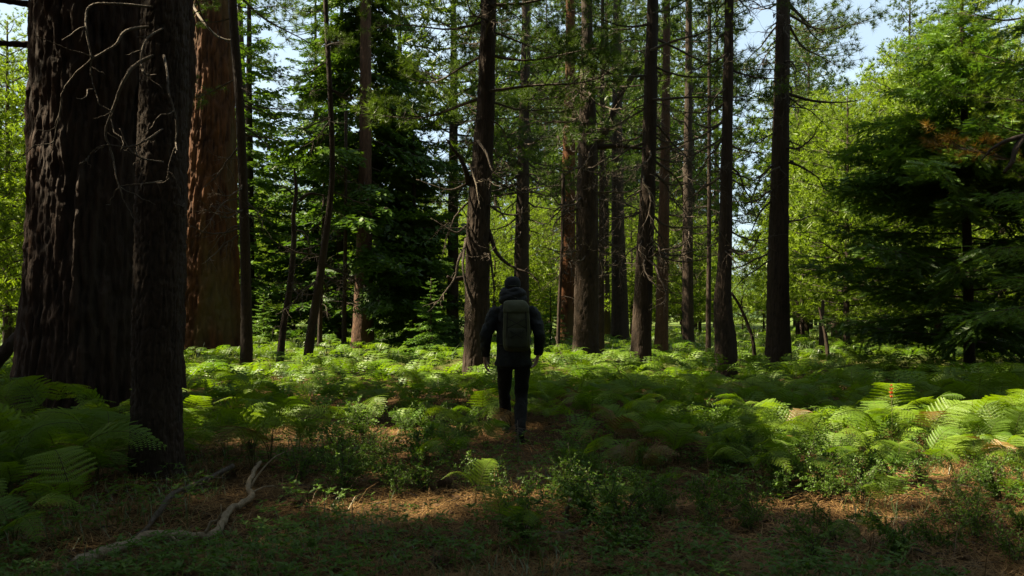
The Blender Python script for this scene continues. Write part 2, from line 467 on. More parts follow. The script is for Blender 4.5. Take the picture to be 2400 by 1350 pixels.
def pine_bough(L, ntuft, nneedle, ln, wd, rg, wood=True, start=.3, spread=1.0):
    g = G()
    n = 9
    x = np.linspace(0, 1, n)
    side = (rg.random() - .5) * .25
    path = np.stack([x * L, side * L * x * x + .03 * L * np.sin(x * 6 + rg.random() * 6), L * (-.10 * x + .17 * x ** 2.4) + .02 * L * np.sin(x * 7 + rg.random() * 6)], -1)
    tmp = [tuft_tmpl(nneedle, ln, wd, math.radians(95), rg) for _ in range(3)]
    if wood: tube(g, path, np.linspace(.016 * L ** .8, .004, n), 5, 0, .5, caps=False)
    pos, ax = [], []
    ns = max(5, int(ntuft / 4.2))
    for k in range(ns):
        t = start + (1 - start) * (k + rg.random() * .8) / ns
        i = min(int(t * (n - 1)), n - 2); f = t * (n - 1) - i
        p0 = path[i] * (1 - f) + path[i + 1] * f
        s = 1 if k % 2 else -1
        ang = s * math.radians(35 + 40 * rg.random())
        d = np.array([math.cos(ang), math.sin(ang), .1 + .5 * (rg.random() - .3)]); d = norm(d)
        l = spread * L * (.10 + .24 * (1 - abs(t - .55))) * (.6 + .7 * rg.random())
        q = np.array([0, .35, .7, 1.0])[:, None]
        sp = p0 + d * l * q + np.array([0, 0, 1]) * l * (.22 * q ** 2 - .06 * q)
        if wood: tube(g, sp, np.linspace(.009, .004, 4), 3, 0, .5, caps=False)
        for u in (1.0, .82, .62):
            jit = rg.normal(size=3) * .07 * L * .5
            pos.append(p0 + d * l * u + np.array([0, 0, 1]) * l * (.22 * u * u - .06 * u) + (jit if u < 1 else 0)); ax.append(norm(d + rg.normal(size=3) * .45 + np.array([0, 0, .35])))
    pos.append(path[-1]); ax.append(norm(path[-1] - path[-2]))
    pos, ax = np.array(pos), np.array(ax)
    pick = rg.integers(0, 3, len(pos))
    for k in range(3):
        q = pick == k
        if q.any(): scatter(g, tmp[k][0], tmp[k][1], pos[q], bases(ax[q], rg), .75 + .5 * rg.random(q.sum()), 1, rg.random(q.sum()))
    return g

def fir_twiglet(near, rg):
    """Flat needled twig one unit long on +X, in the XY plane."""
    if near == 'mid':
        n = 7; V, T = [], []
        for k in range(n):
            t = (k + .3) / n
            for s in (-1, 1):
                l = .32 * (1 - .4 * t) * (.85 + .3 * rg.random()); a = math.radians(50 - 15 * t)
                b = np.array([t, 0, 0]); w = np.array([.085, 0, 0]); tip = b + l * np.array([math.cos(a), s * math.sin(a), .2 + .3 * rg.random()])
                V += [b - w, b + w, tip]; T.append((len(V) - 3, len(V) - 2, len(V) - 1))
        return np.array(V), np.array(T)
    if near:
        n = 15; V, T = [], []
        for k in range(n):
            t = (k + .3) / n
            for s in (-1, 1):
                l = .22 * (1 - .45 * t) * (.85 + .3 * rg.random())
                a = math.radians(52 - 18 * t)
                b = np.array([t, 0, 0]); w = np.array([.018, 0, 0])
                tip = b + l * np.array([math.cos(a), s * math.sin(a), .25 + .3 * rg.random()])
                V += [b - w, b + w, tip]; T.append((len(V) - 3, len(V) - 2, len(V) - 1))
        return np.array(V), np.array(T)
    V, T = [], []
    for k in range(4):
        t0, t1 = k / 4, (k + 1.15) / 4
        wv = .30 * (1 - .5 * t0)
        for s in (-1, 1):
            V += [(t0, 0, .02), (t0 + .12, s * wv * .3, .05), (t1 + .06, s * wv, .07)]; T.append((len(V) - 3, len(V) - 2, len(V) - 1))
    return np.array(V, float), np.array(T)

def fir_bough(L, rg, near=False, dens=1.0, wood=True, tw=None, blade=False):
    g = G(); n = 8
    x = np.linspace(0, 1, n)
    path = np.stack([x * L, .04 * L * np.sin(x * 4 + rg.random() * 6), L * (-.16 * x + .10 * x * x)], -1)
    if wood: tube(g, path, np.linspace(.009 * L ** .8, .003, n), 5, 0, .5, caps=False)
    pos, ax, sc = [], [], []
    nt = max(5, int(9 * L * dens))
    for k in range(nt):
        t = .12 + .88 * (k + .5 * rg.random()) / nt
        i = min(int(t * (n - 1)), n - 2); f = t * (n - 1) - i
        p0 = path[i] * (1 - f) + path[i + 1] * f
        for s in (-1, 1):
            l = L * .36 * (1.12 - t) ** .8 * (.7 + .5 * rg.random()) * (1 if t > .25 else t * 4)
            if l < .07: l = .07
            a = s * math.radians(58 - 10 * t)
            d = norm(np.array([math.cos(a), math.sin(a), -.30 + .55 * (rg.random() - .5)]))
            if wood and l > .3: tube(g, np.array([p0, p0 + d * l * .6, p0 + d * l]), [.006, .004, .002], 3, 0, .5, caps=False)
            m = max(1, int(l / .085 * dens))
            ux = np.array([-d[1], d[0], 0])
            for j in range(m):
                u = (j + .3) / m
                b = p0 + d * l * u + np.array([0, 0, -.05 * l * u * u])
                for q in (-1, 1):
                    pos.append(b); ax.append(norm(d * .75 + q * ux * .7 + np.array([0, 0, .75 * (rg.random() - .55)]))); sc.append((.13 + .11 * (1 - u)) / dens ** .6)
            pos.append(p0 + d * l * .8); ax.append(d); sc.append(.16 / dens ** .6)
    for q in range(3):
        pos.append(path[-2 - q]); ax.append(norm(path[-1] - path[-3])); sc.append(.2)
    pos, ax, sc = np.array(pos), np.array(ax), np.array(sc) * (.85 + .3 * rg.random(len(pos)))
    # keep each spray near the bough's own plane
    up = norm(np.array([0, 0, 1.0]) + rg.normal(size=pos.shape) * .55)
    pos = pos + np.stack([np.zeros(len(pos)), np.zeros(len(pos)), rg.normal(size=len(pos)) * .022 * L - .010 * L], -1)
    b2 = norm(np.cross(up, ax)); c2 = np.cross(ax, b2)
    M = np.stack([ax, b2, c2], -1)
    tv, tt = tw if tw is not None else fir_twiglet(near, rg)
    scatter(g, tv, tt, pos, M, sc, 1, rg.random(len(pos)))
    return g

r1 = np.random.default_rng(5)
FB = .9
def mk(fn, k, name, mats): return [fn().mesh(name, mats, smooth=False) for _ in range(k)]
PINE_B = mk(lambda: pine_bough(2.6, 94, 26, .17, .011, r1), 5, 'pine_bough', [M_dtwig, M_pine])
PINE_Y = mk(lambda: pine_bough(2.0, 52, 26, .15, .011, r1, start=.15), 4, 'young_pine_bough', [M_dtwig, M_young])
PINE_C = mk(lambda: pine_bough(2.6, 84, 16, .22, .030, r1, start=.1), 4, 'shade_bough', [M_dtwig, M_pine])  # for boughs added out of view to block sun and sky
PINE_E = mk(lambda: pine_bough(4.0, 150, 14, .20, .028, r1, start=.70, spread=.62), 4, 'shade_bough', [M_dtwig, M_pine])
TW_LO = (np.array([(0, -.05, 0), (.3, -.25, .02), (1, 0, .05), (0, .05, 0), (.3, .25, .02)], float), np.array([(0, 1, 2), (3, 2, 4), (0, 2, 3)]))
FIR_B = mk(lambda: fir_bough(2.4, r1, False, 1.15, tw=TW_LO), 5, 'fir_bough', [M_dtwig, M_fir])
FIR_N = mk(lambda: fir_bough(2.4, r1, True, .8), 3, 'near_fir_bough', [M_dtwig, M_fir])
FIR_M = mk(lambda: fir_bough(2.4, r1, 'mid', .72), 4, 'young_fir_bough', [M_dtwig, M_fir])
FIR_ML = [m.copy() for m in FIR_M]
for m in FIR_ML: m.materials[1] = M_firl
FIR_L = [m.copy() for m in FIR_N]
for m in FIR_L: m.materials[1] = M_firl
PINE_R = [PINE_B[0].copy()]
PINE_R[0].materials[1] = M_rust

def dead_branch(L, rg, mat=0, droop=.35, subs=7, r0=None):
    g = G()
    def limb(p, d, l, r, depth):
        n = max(5, int(9 * l / L) + 3)
        pts = [p]; dd = d.copy()
        for k in range(n - 1):
            dd = norm(dd + rg.normal(size=3) * .20 + np.array([0, 0, -droop * .28 * (1 if k < n * .6 else -.6)]))
            pts.append(pts[-1] + dd * l / (n - 1))
        pts = np.array(pts)
        tube(g, pts, np.linspace(r, max(r * .22, .0022), n), 6 if depth == 0 else 4, 0, rg.random(), rough=.25)
        if depth < 2:
            for _ in range(subs if depth == 0 else 3):
                t = .2 + .75 * rg.random(); i = min(int(t * (n - 1)), n - 2)
                tg = norm(pts[i + 1] - pts[i]); o = norm(np.cross(tg, rg.normal(size=3)))
                limb(pts[i], norm(tg * .65 + o * .8), l * (.22 + .33 * rg.random()) * (1 - .35 * t), r * (1 - .7 * t) * .55, depth + 1)
    limb(np.zeros(3), np.array([1.0, 0, .15]), L, r0 or .014 * L + .006, 0)
    return g
DEAD = [dead_branch(1.6, r1, droop=.2 + .5 * r1.random()).mesh('dead_branch', M_twig) for _ in range(7)]
DEADD = [m.copy() for m in DEAD]
for m in DEADD: m.materials[0] = M_dtwig

# ------------------------------------------------------------------ trunks
def worley(u, v, nu, seed):
    """F2-F1 and F1 on a jittered grid; u wraps after nu cells."""
    rg = np.random.default_rng(seed)
    nv = int(v.max()) + 4
    jx, jy, jh = rg.random((nu, nv + 3)), rg.random((nu, nv + 3)), rg.random((nu, nv + 3))
    iu, iv = np.floor(u).astype(int), np.floor(v).astype(int)
    f1 = np.full(u.shape, 9.0); f2 = np.full(u.shape, 9.0); hh = np.zeros(u.shape)
    for a in (-1, 0, 1):
        for b in (-1, 0, 1):
            cu, cv = iu + a, np.clip(iv + b + 1, 0, nv + 2)
            d = np.hypot(cu + jx[cu % nu, cv] - u, cv - 1 + jy[cu % nu, cv] - v)
            q = d < f1
            f2 = np.where(q, f1, np.minimum(f2, d)); hh = np.where(q, jh[cu % nu, cv], hh); f1 = np.where(q, d, f1)
    return f2 - f1, f1, hh

def trunk(name, pts, H, mat, nseg=40, dz=.04, zvis=None, plate=(.09, .35), depth=.02, flare=.25, seed=1, base=None, rtop=.06, lump=.05, fur=2.4):
    """pts: (px, py, d, half width in px) from the base upwards; above the frame the stem goes on to height H."""
    c = []
    for px, py, d, hw in pts:
        p = P(px, py, d); c.append((p[0], p[1], p[2], hw / F * d))
    c = np.array(c); c[0, 2] = -.12
    if H > c[-1, 2] + 1:
        dr = (c[-1, :2] - c[-2, :2]) / (c[-1, 2] - c[-2, 2]) * .3
        top = H - c[-1, 2]
        for f in (.35, 1.0):
            c = np.vstack([c, [c[-1, 0] + dr[0] * top * f * .5, c[-1, 1] + dr[1] * top * f * .5, c[-1, 2] + top * (f if f < 1 else .65), max(rtop, c[-1, 3] * (1 - .55 * f))]])
    zv = zvis or min(H, CAMH + .42 * pts[0][2] + .6)
    z = np.concatenate([np.arange(c[0, 2], min(zv, c[-1, 2]), dz), np.linspace(min(zv, c[-1, 2]), c[-1, 2], max(2, int((c[-1, 2] - zv) / .9) + 2)) if c[-1, 2] > zv else [c[-1, 2]]])
    fine = smooth_path(c, 400)
    o = np.argsort(fine[:, 2]); fine = fine[o]
    cx, cy, R = [np.interp(z, fine[:, 2], fine[:, k]) for k in (0, 1, 3)]
    th = np.arange(nseg) * 2 * math.pi / nseg
    Z, TH = np.meshgrid(z, th, indexing='ij')
    RR = R[:, None] * np.ones_like(TH)
    zz = Z - z[0]
    r0 = c[0, 3]
    fl = flare * np.exp(-zz / (1.1 * r0 + .12)) * (1 + .5 * np.sin(TH * 5 + seed) + .35 * np.sin(TH * 8 + 2 * seed))
    RR = RR * (1 + fl * .5 + lump * (fbm(np.cos(TH) * 1.2 + seed, np.sin(TH) * 1.2, zz * .5 / max(r0, .2), 3) - .5) * 2)
    nu = max(6, int(round(2 * math.pi * r0 / plate[0])))
    wob = (fbm(np.cos(TH) * 3 + 3.1 * seed, np.sin(TH) * 3, zz * 1.2 / max(plate[1] * 3, .2), 3) - .5)
    u = (TH / (2 * math.pi) * nu + wob * 2.2) % nu
    v = zz / plate[1] + 1 + wob * .8
    e, f1, hh = worley(u, np.maximum(v, 0), nu, seed)
    pl = np.clip(e / (.34 if fur > 2 else .6), 0, 1) ** .8
    det = fbm(np.cos(TH) * nu * .8 + 7 * seed, np.sin(TH) * nu * .8, zz / plate[1] * 4.5, 4)
    det = .5 * det + .5 * (1 - np.abs(2 * fbm(np.cos(TH) * nu * .5 + seed, np.sin(TH) * nu * .5, zz / plate[1] * 2.2 + 9, 4) - 1) * 1.6)
    det2 = vnoise(TH * nu * 1.6, zz / plate[1] * 9, seed)
    br = 1 - np.abs(2 * fbm(np.cos(TH) * nu * .30 + 3 * seed + wob * 1.5, np.sin(TH) * nu * .30 + wob, zz / plate[1] * .33, 4) - 1) * fur
    br = np.clip(br, 0, 1)
    br2 = np.clip(1.25 - np.abs(2 * fbm(np.cos(TH) * nu * .62 + seed, np.sin(TH) * nu * .62 + wob * 2, zz / plate[1] * .75, 3) - 1) * 2.6, 0, 1)
    hgt = .40 * pl * (.6 + .4 * hh) + .58 * (1 - .85 * br) * (1 - .5 * br2) + .70 * (det - .5) + .20 * (det2 - .5) + .10
    taper = np.clip(R[:, None] / r0, .3, 1)
    RR = RR + depth * taper * (hgt - .7)
    V = np.stack([cx[:, None] + RR * np.cos(TH), cy[:, None] + RR * np.sin(TH), Z], -1)
    b = np.array([c[0, 0], c[0, 1], 0.0])
    i = np.arange(len(z) - 1)[:, None] * nseg; j = np.arange(nseg)[None]; j2 = (j + 1) % nseg
    Q = np.stack([i + j, i + j2, i + nseg + j2, i + nseg + j], -1).reshape(-1, 4)
    g = G(); g.add(V.reshape(-1, 3) - b, None, Q, 0, np.clip(hgt, 0, 1).ravel())
    me = g.mesh('trunk', mat)
    def center(zq): return np.array([np.interp(zq, z, cx), np.interp(zq, z, cy), zq]), float(np.interp(zq, z, R))
    return me, b, center, float(c[-1, 2])

TREES = []
def tree(name, label, pts, H, mat, cat='tree', group=None, **k):
    me, b, cen, top = trunk(name, pts, H, mat, **k)
    t = thing(name, label, cat, b, group)
    obj('trunk', me, t)
    rec = dict(root=t, b=b, cen=cen, H=top, n=0, px=pts[0][0])
    TREES.append(rec)
    return rec

def attach(rec, me, name, z, az, length, base_len, pitch=0.0, roll=0.0, inset=.8, lab=None):
    """A bough or branch that leaves the stem at height z towards azimuth az (from +X)."""
    c, R = rec['cen'](z)
    o = bpy.data.objects.new(name, me); C.objects.link(o); o.parent = rec['root']
    d = np.array([math.cos(az), math.sin(az), 0])
    p = c + d * R * inset - rec['b']
    s = length / base_len
    o.location = p.tolist(); o.rotation_euler = (roll, -pitch, az); o.scale = (s, s, s)
    if lab: o['label'] = lab
    rec['n'] += 1
    return o

GT = 'tall trunks around the hiker'
T1 = tree('giant_pine', 'giant dark trunk, broadest of all, standing behind the slim trunk and shaded ferns', [(238, 975, 11, 178), (243, 850, 11, 172), (252, 600, 11, 166), (262, 300, 11, 168), (270, 0, 11, 172)], 38, M_bark1, group=GT, nseg=300, dz=.022, plate=(.16, .95), depth=.13, flare=.16, seed=3, fur=1.7, lump=.04)
T2 = tree('slim_pine', 'slim grey brown trunk nearest the viewer, in front of the giant trunk', [(368, 1128, 6.5, 60), (367, 1000, 6.5, 55), (368, 800, 6.5, 54), (376, 500, 6.5, 55), (384, 200, 6.5, 53), (388, -100, 6.5, 51)], 18, M_bark, group=GT, nseg=120, dz=.013, plate=(.05, .13), depth=.032, flare=.25, seed=5)
T3 = tree('red_pine', 'huge orange red furrowed trunk partly hidden by the giant dark trunk', [(490, 826, 28, 80), (489, 760, 28, 74), (489, 500, 28, 65), (496, 250, 28, 54), (499, 0, 28, 49)], 42, M_red, group=GT, nseg=160, dz=.05, plate=(.30, 1.3), depth=.24, flare=.2, seed=8, fur=1.3)
T4 = tree('slender_pine', 'slender dark pole trunk beside the huge orange red trunk', [(578, 880, 18.4, 15), (577, 700, 18.4, 12.5), (572, 500, 18.4, 11), (562, 250, 18.4, 10), (545, 0, 18.4, 10)], 17, M_bark, group=GT, nseg=40, dz=.035, plate=(.05, .14), depth=.014, seed=9)
T5 = tree('leaning_pine', 'dark leaning trunk half hidden behind the slender dark pole trunk', [(612, 795, 42, 24), (602, 700, 42, 19), (590, 600, 42, 15), (570, 400, 42, 12)], 20, M_bark, group=GT, nseg=40, dz=.08, plate=(.12, .4), depth=.03, seed=10)
T6 = tree('crooked_sapling', 'thin crooked bare sapling with a forked top, left of the swept sapling', [(653, 855, 19.5, 10), (664, 770, 19.5, 8), (681, 660, 19.5, 7.5), (689, 560, 19.5, 6), (688, 500, 19.5, 5), (701, 470, 19.5, 4.5), (693, 440, 19.5, 4), (690, 395, 19.5, 2.5)], 4, M_bark, group=GT, nseg=24, dz=.03, plate=(.05, .12), depth=.010, seed=11, flare=.1)
T7 = tree('swept_sapling', 'tall thin dark sapling bent in a long S, right of the crooked one', [(715, 868, 18, 11.5), (728, 790, 18, 11), (742, 700, 18, 10), (760, 580, 18, 8.5), (774, 470, 18, 7), (779, 380, 18, 6.5), (773, 200, 18, 6), (763, 0, 18, 5.5)], 14, M_bark, group=GT, nseg=28, dz=.035, plate=(.05, .13), depth=.012, seed=12, flare=.1)
T8 = tree('fir_tree', 'straight brown fir trunk inside the dark drooping crown', [(849, 822, 30, 27), (852, 700, 30, 22), (856, 400, 30, 15), (857, 100, 30, 13), (857, -100, 30, 11)], 27, M_redd, group=GT, nseg=48, dz=.06, plate=(.10, .35), depth=.03, seed=13)
T11 = tree('scarred_pine', 'dark leaning trunk with broken side branches just left of the hiker', [(1114, 905, 15.7, 33), (1117, 800, 15.7, 30), (1119, 650, 15.7, 29), (1122, 500, 15.7, 27), (1130, 380, 15.7, 25), (1138, 250, 15.7, 21), (1142, 120, 15.7, 19), (1145, 0, 15.7, 18)], 27, M_bark, group=GT, nseg=110, dz=.028, plate=(.09, .28), depth=.036, flare=.15, seed=14)
T12 = tree('straight_pine', 'straight grey trunk rising directly behind the head of the hiker', [(1224, 810, 34, 20), (1222, 650, 34, 18), (1226, 400, 34, 14), (1232, 100, 34, 10)], 26, M_bark, group=GT, nseg=40, dz=.07, plate=(.1, .4), depth=.03, seed=15)
T13a = tree('forked_pine', 'thick dark trunk with an upswept fork, first thick one right of the hiker', [(1373, 848, 24, 31), (1374, 760, 24, 29), (1376, 500, 24, 26), (1378, 330, 24, 22), (1376, 100, 24, 14)], 24, M_bark, group=GT, nseg=80, dz=.045, plate=(.10, .4), depth=.045, seed=16)
T13b = tree('red_trunk_pine', 'sunlit reddish trunk partly hidden by the thick forked trunk', [(1329, 806, 38, 20), (1330, 700, 38, 19), (1332, 450, 38, 16), (1336, 200, 38, 12)], 25, M_red, group=GT, nseg=44, dz=.08, plate=(.14, .5), depth=.05, seed=17)
T14 = tree('upright_pine', 'dark even trunk with tan foot, second thick one right of the hiker', [(1500, 868, 19.8, 26), (1504, 780, 19.8, 23), (1511, 600, 19.8, 20), (1520, 400, 19.8, 17), (1526, 150, 19.8, 15), (1530, 0, 19.8, 13)], 24, M_bark, group=GT, nseg=80, dz=.036, plate=(.09, .35), depth=.03, seed=18)
T15 = tree('brown_pine', 'reddish brown trunk close behind the dark even trunk', [(1549, 838, 27, 17), (1552, 700, 27, 14.5), (1557, 450, 27, 12), (1562, 150, 27, 9)], 22, M_redd, group=GT, nseg=44, dz=.06, plate=(.09, .35), depth=.03, seed=19)
T16 = tree('shaded_pine', 'dark trunk seen between the forked trunk and the even trunk', [(1453, 806, 38, 22), (1452, 700, 38, 19), (1448, 500, 38, 15), (1446, 200, 38, 11)], 23, M_bark, group=GT, nseg=44, dz=.08, plate=(.12, .4), depth=.03, seed=20)
T15b = tree('grey_pine', 'thin grey trunk left of the trunk with the swollen bent foot', [(1614, 818, 32, 14), (1612, 700, 32, 13), (1612, 450, 32, 11), (1614, 150, 32, 8)], 22, M_bark, group=GT, nseg=36, dz=.07, plate=(.1, .35), depth=.025, seed=21)
T13c = tree('thin_pine', 'thin trunk touching the right flank of the thick forked trunk', [(1409, 838, 27, 8), (1409, 700, 27, 7), (1410, 450, 27, 6), (1412, 200, 27, 5)], 15, M_bark, group=GT, nseg=28, dz=.07, plate=(.06, .2), depth=.015, seed=22)
T17 = tree('bent_foot_pine', 'dark trunk with a swollen bent foot standing in shaded ferns', [(1702, 900, 16.6, 27), (1700, 800, 16.6, 25), (1694, 700, 16.6, 20), (1699, 600, 16.6, 16), (1703, 400, 16.6, 13.5), (1707, 150, 16.6, 11.5), (1709, 0, 16.6, 10)], 22, M_bark, group=GT, nseg=90, dz=.03, plate=(.08, .25), depth=.028, flare=.1, seed=23)
T18 = tree('tall_pine', 'tall straight trunk beside the sunlit clearing, rightmost of the thick trunks', [(1824, 868, 19.8, 31), (1824, 780, 19.8, 27), (1824, 600, 19.8, 23.5), (1828, 400, 19.8, 20), (1833, 150, 19.8, 17), (1836, 0, 19.8, 15.5)], 25, M_bark, group=GT, nseg=90, dz=.034, plate=(.09, .32), depth=.035, seed=24)
T19 = tree('young_fir', 'broad young fir with dark layered lower boughs and sunlit top, by the clearing', [(2273, 880, 18.5, 13), (2270, 700, 18.5, 11), (2264, 450, 18.5, 9), (2257, 150, 18.5, 6), (2254, -30, 18.5, 2.5)], 9.4, M_bark, nseg=32, dz=.06, plate=(.05, .12), depth=.01, seed=25, rtop=.01)
T20 = tree('conical_fir', 'small conical fir with boughs to the ground, right of the brown fir trunk', [(972, 808, 31, 7), (972, 600, 31, 5.5), (970, 400, 31, 3), (970, 310, 31, 1)], 8.8, M_bark, nseg=16, dz=.12, plate=(.05, .12), depth=.006, seed=26, rtop=.01)
for i, (px, base, d, hw, lean) in enumerate([(806, 826, 28.5, 6, 4), (749, 818, 31, 6, 10), (1307, 838, 25, 5, 12), (1660, 850, 26, 7, 2), (1942, 850, 24, 5, -22), (1925, 835, 27, 7, 4)]):
    lb = ['thin young trunk just left of the brown fir trunk', 'thin curved young trunk behind the swept sapling', 'thin leaning stem left of the sunlit reddish trunk', 'thin dark trunk hugging the left side of the bent foot trunk', 'thin snapped stem leaning in the bright clearing', 'short broken trunk stub standing in the bright clearing'][i]
    h = [9, 7, 6, 12, 2.2, 2.6][i]
    pts = [(px, base, d, hw), (px + lean * .3, base - 120 if i < 4 else base - 60, d, hw * .85), (px + lean, base - (300 if i < 4 else 130), d, hw * (.7 if i < 4 else .5))]
    T = tree('thin_tree', lb, pts, h, M_bark, group='thin stems among the trunks', nseg=20, dz=.08, plate=(.06, .2), depth=.012, seed=30 + i, flare=.1)
    T['thin'] = True
    if i < 4:
        for q in range(7): attach(T, DEADD[q % 7], 'branch', 1.5 + rng.random() * 4, rng.random() * 6.28, .5 + .7 * rng.random(), 1.6, -.1)

# side limbs drawn from the photograph, each a part of its tree
def limb(rec, pts, r0, r1_, mat=M_bark, name='branch', sub=0, seg=7, lab=None):
    p = np.array([P(*q) for q in pts]); p = smooth_path(p, max(14, 5 * len(pts)))
    n = len(p)
    p = p + (rng.random((n, 3)) - .5) * min(.02, r0) * np.linspace(0, 1, n)[:, None]
    g = G(); tube(g, p - rec['b'], np.linspace(r0, r1_, n), seg, 0, .5, rough=.2)
    for k in range(sub):
        t = rng.integers(n // 3, n - 1); tg = norm(p[t] - p[t - 1])
        o = norm(np.cross(tg, rng.normal(size=3))); l = (.15 + .35 * rng.random()) * np.linalg.norm(p[-1] - p[0]) * .6
        s = p[t] + np.cumsum(np.vstack([np.zeros(3), norm(tg * .6 + o * .8 + rng.normal(size=(5, 3)) * .35) * l / 5]), 0)
        tube(g, s - rec['b'], np.linspace(max(r1_ * 1.3, .006), .003, 6), 5, 0, .5)
    o = obj(name, g.mesh(name, mat), rec['root'])
    if lab: o['label'] = lab
    return o
limb(T6, [(701, 470, 19.5), (722, 455, 19.6), (748, 456, 19.7), (765, 462, 19.8)], .045, .015, M_bark, sub=3)
limb(T6, [(687, 455, 19.5), (668, 440, 19.4), (640, 432, 19.3)], .03, .008, M_bark, sub=2)
limb(T6, [(690, 540, 19.5), (712, 545, 19.3), (728, 580, 19.2), (726, 615, 19.2)], .025, .006, M_dtwig, sub=4)
limb(T6, [(681, 670, 19.5), (700, 690, 19.3), (722, 690, 19.2)], .02, .006, M_dtwig, sub=3)
limb(T7, [(742, 690, 18), (715, 690, 17.9), (690, 672, 17.8), (680, 662, 17.8)], .03, .01, M_dtwig, sub=3)
limb(T11, [(1098, 430, 15.7), (1092, 400, 15.5), (1078, 370, 15.4), (1058, 345, 15.3), (1046, 325, 15.3)], .07, .012, M_bark, sub=3)
limb(T11, [(1096, 430, 15.7), (1060, 445, 15.4), (1030, 440, 15.3), (975, 420, 15.2)], .03, .006, M_twig, sub=3)
limb(T11, [(1094, 570, 15.7), (1075, 610, 15.3), (1066, 650, 15.2), (1040, 690, 15.0), (1020, 715, 15)], .035, .007, M_twig, sub=7)
limb(T11, [(1092, 560, 15.7), (1085, 620, 15.2), (1094, 680, 15.1), (1105, 720, 15), (1098, 745, 15)], .03, .007, M_twig, sub=5)
limb(T11, [(1094, 650, 15.7), (1060, 655, 15.4), (1048, 648, 15.3)], .055, .03, M_bark, sub=0)
limb(T11, [(1146, 540, 15.7), (1160, 585, 15.6), (1180, 610, 15.5), (1210, 630, 15.4), (1240, 640, 15.3), (1260, 655, 15.3)], .05, .008, M_bark, sub=4)
limb(T11, [(1147, 590, 15.7), (1154, 640, 15.5), (1158, 690, 15.5), (1150, 740, 15.5)], .03, .008, M_dtwig, sub=2)
limb(T11, [(1120, 330, 15.4), (1140, 360, 15.1), (1155, 400, 15.0), (1180, 420, 15), (1230, 455, 15)], .03, .006, M_twig, sub=4)
limb(T11, [(1100, 385, 15.4), (1115, 430, 15.1), (1122, 470, 15.0), (1126, 490, 15)], .02, .005, M_grey, sub=2)
limb(T11, [(1092, 530, 15.6), (1070, 545, 15.3), (1040, 530, 15.2), (1010, 512, 15.1)], .025, .006, M_twig, sub=2)
limb(T13a, [(1392, 335, 24), (1415, 310, 24), (1432, 285, 24), (1452, 225, 24), (1485, 175, 24), (1520, 120, 24), (1545, 60, 24)], .16, .05, M_bark, sub=0, name='fork_limb')
limb(T13a, [(1398, 345, 24), (1440, 342, 24), (1480, 345, 24), (1540, 350, 24), (1600, 335, 24)], .09, .02, M_bark, sub=4)
limb(T13a, [(1500, 185, 24), (1540, 178, 24), (1590, 172, 24)], .06, .015, M_bark, sub=3)
limb(T14, [(1512, 405, 19.8), (1508, 430, 19.5), (1528, 455, 19.4), (1536, 480, 19.4)], .03, .006, M_grey, sub=4)
limb(T18, [(1808, 470, 19.8), (1780, 500, 19.6), (1760, 545, 19.5), (1740, 580, 19.5)], .03, .005, M_dtwig, sub=5)
limb(T18, [(1850, 380, 19.8), (1885, 395, 19.6), (1920, 420, 19.5), (1932, 450, 19.5)], .035, .006, M_dtwig, sub=5)
limb(T18, [(1848, 220, 19.8), (1900, 235, 19.6), (1960, 240, 19.5), (2010, 235, 19.5)], .045, .01, M_dtwig, sub=5)
limb(T3, [(450, 10, 27), (475, 50, 26), (510, 85, 26), (545, 95, 26)], .05, .02, M_grey, sub=0)
# pale dead branches that hang before the giant trunk
limb(T2, [(384, 60, 6.5), (300, 70, 6.1), (270, 105, 6.0), (215, 140, 5.9), (175, 175, 5.9), (146, 220, 5.9), (135, 290, 5.9), (114, 378, 5.9)], .012, .003, M_twig, sub=3)
limb(T2, [(384, 130, 6.3), (392, 170, 6.1), (396, 220, 6.0), (411, 270, 6.0), (413, 330, 6.0), (398, 380, 6.0), (390, 425, 6.0)], .011, .003, M_twig, sub=4)
limb(T2, [(384, 120, 6.4), (320, 150, 6.2), (290, 190, 6.1), (260, 270, 6.1), (247, 310, 6.1), (262, 360, 6.1), (275, 420, 6.0), (290, 470, 6.0), (314, 513, 6.0)], .016, .003, M_twig, sub=5)
limb(T2, [(384, 20, 6.4), (280, 10, 6.1), (210, 15, 6.0), (202, 70, 5.9), (214, 130, 5.9), (212, 170, 5.9), (230, 235, 5.9), (238, 250, 5.9)], .011, .003, M_twig, sub=4)
limb(T2, [(384, 300, 6.35), (340, 330, 6.1), (300, 345, 6.1), (255, 340, 6.1), (222, 350, 6.1), (195, 385, 6.1)], .009, .003, M_twig, sub=4)
limb(T2, [(382, 380, 6.3), (330, 370, 6.1), (300, 345, 6.05), (280, 300, 6.0)], .008, .003, M_twig, sub=4)
limb(T2, [(380, 425, 6.3), (340, 430, 6.1), (282, 435, 6.05)], .008, .003, M_twig, sub=2)
limb(T2, [(394, 60, 6.4), (345, 90, 6.1), (330, 140, 6), (345, 200, 6)], .009, .003, M_twig, sub=5)
limb(T2, [(420, -40, 6.5), (460, 0, 6.6), (470, 30, 6.8), (500, 80, 7.0), (530, 95, 7.2)], .010, .003, M_twig, sub=3)
limb(T2, [(400, 480, 6.4), (420, 480, 6.4), (440, 492, 6.6)], .006, .003, M_twig, sub=1)
limb(T2, [(435, 145, 6.5), (432, 175, 6.6), (428, 190, 6.6)], .009, .004, M_twig, sub=1)
limb(T1, [(75, 105, 11), (30, 103, 10.8), (-40, 100, 10.6)], .055, .03, M_bark)
limb(T1, [(78, 10, 11), (30, 5, 10.8), (-40, -6, 10.6)], .055, .03, M_bark)

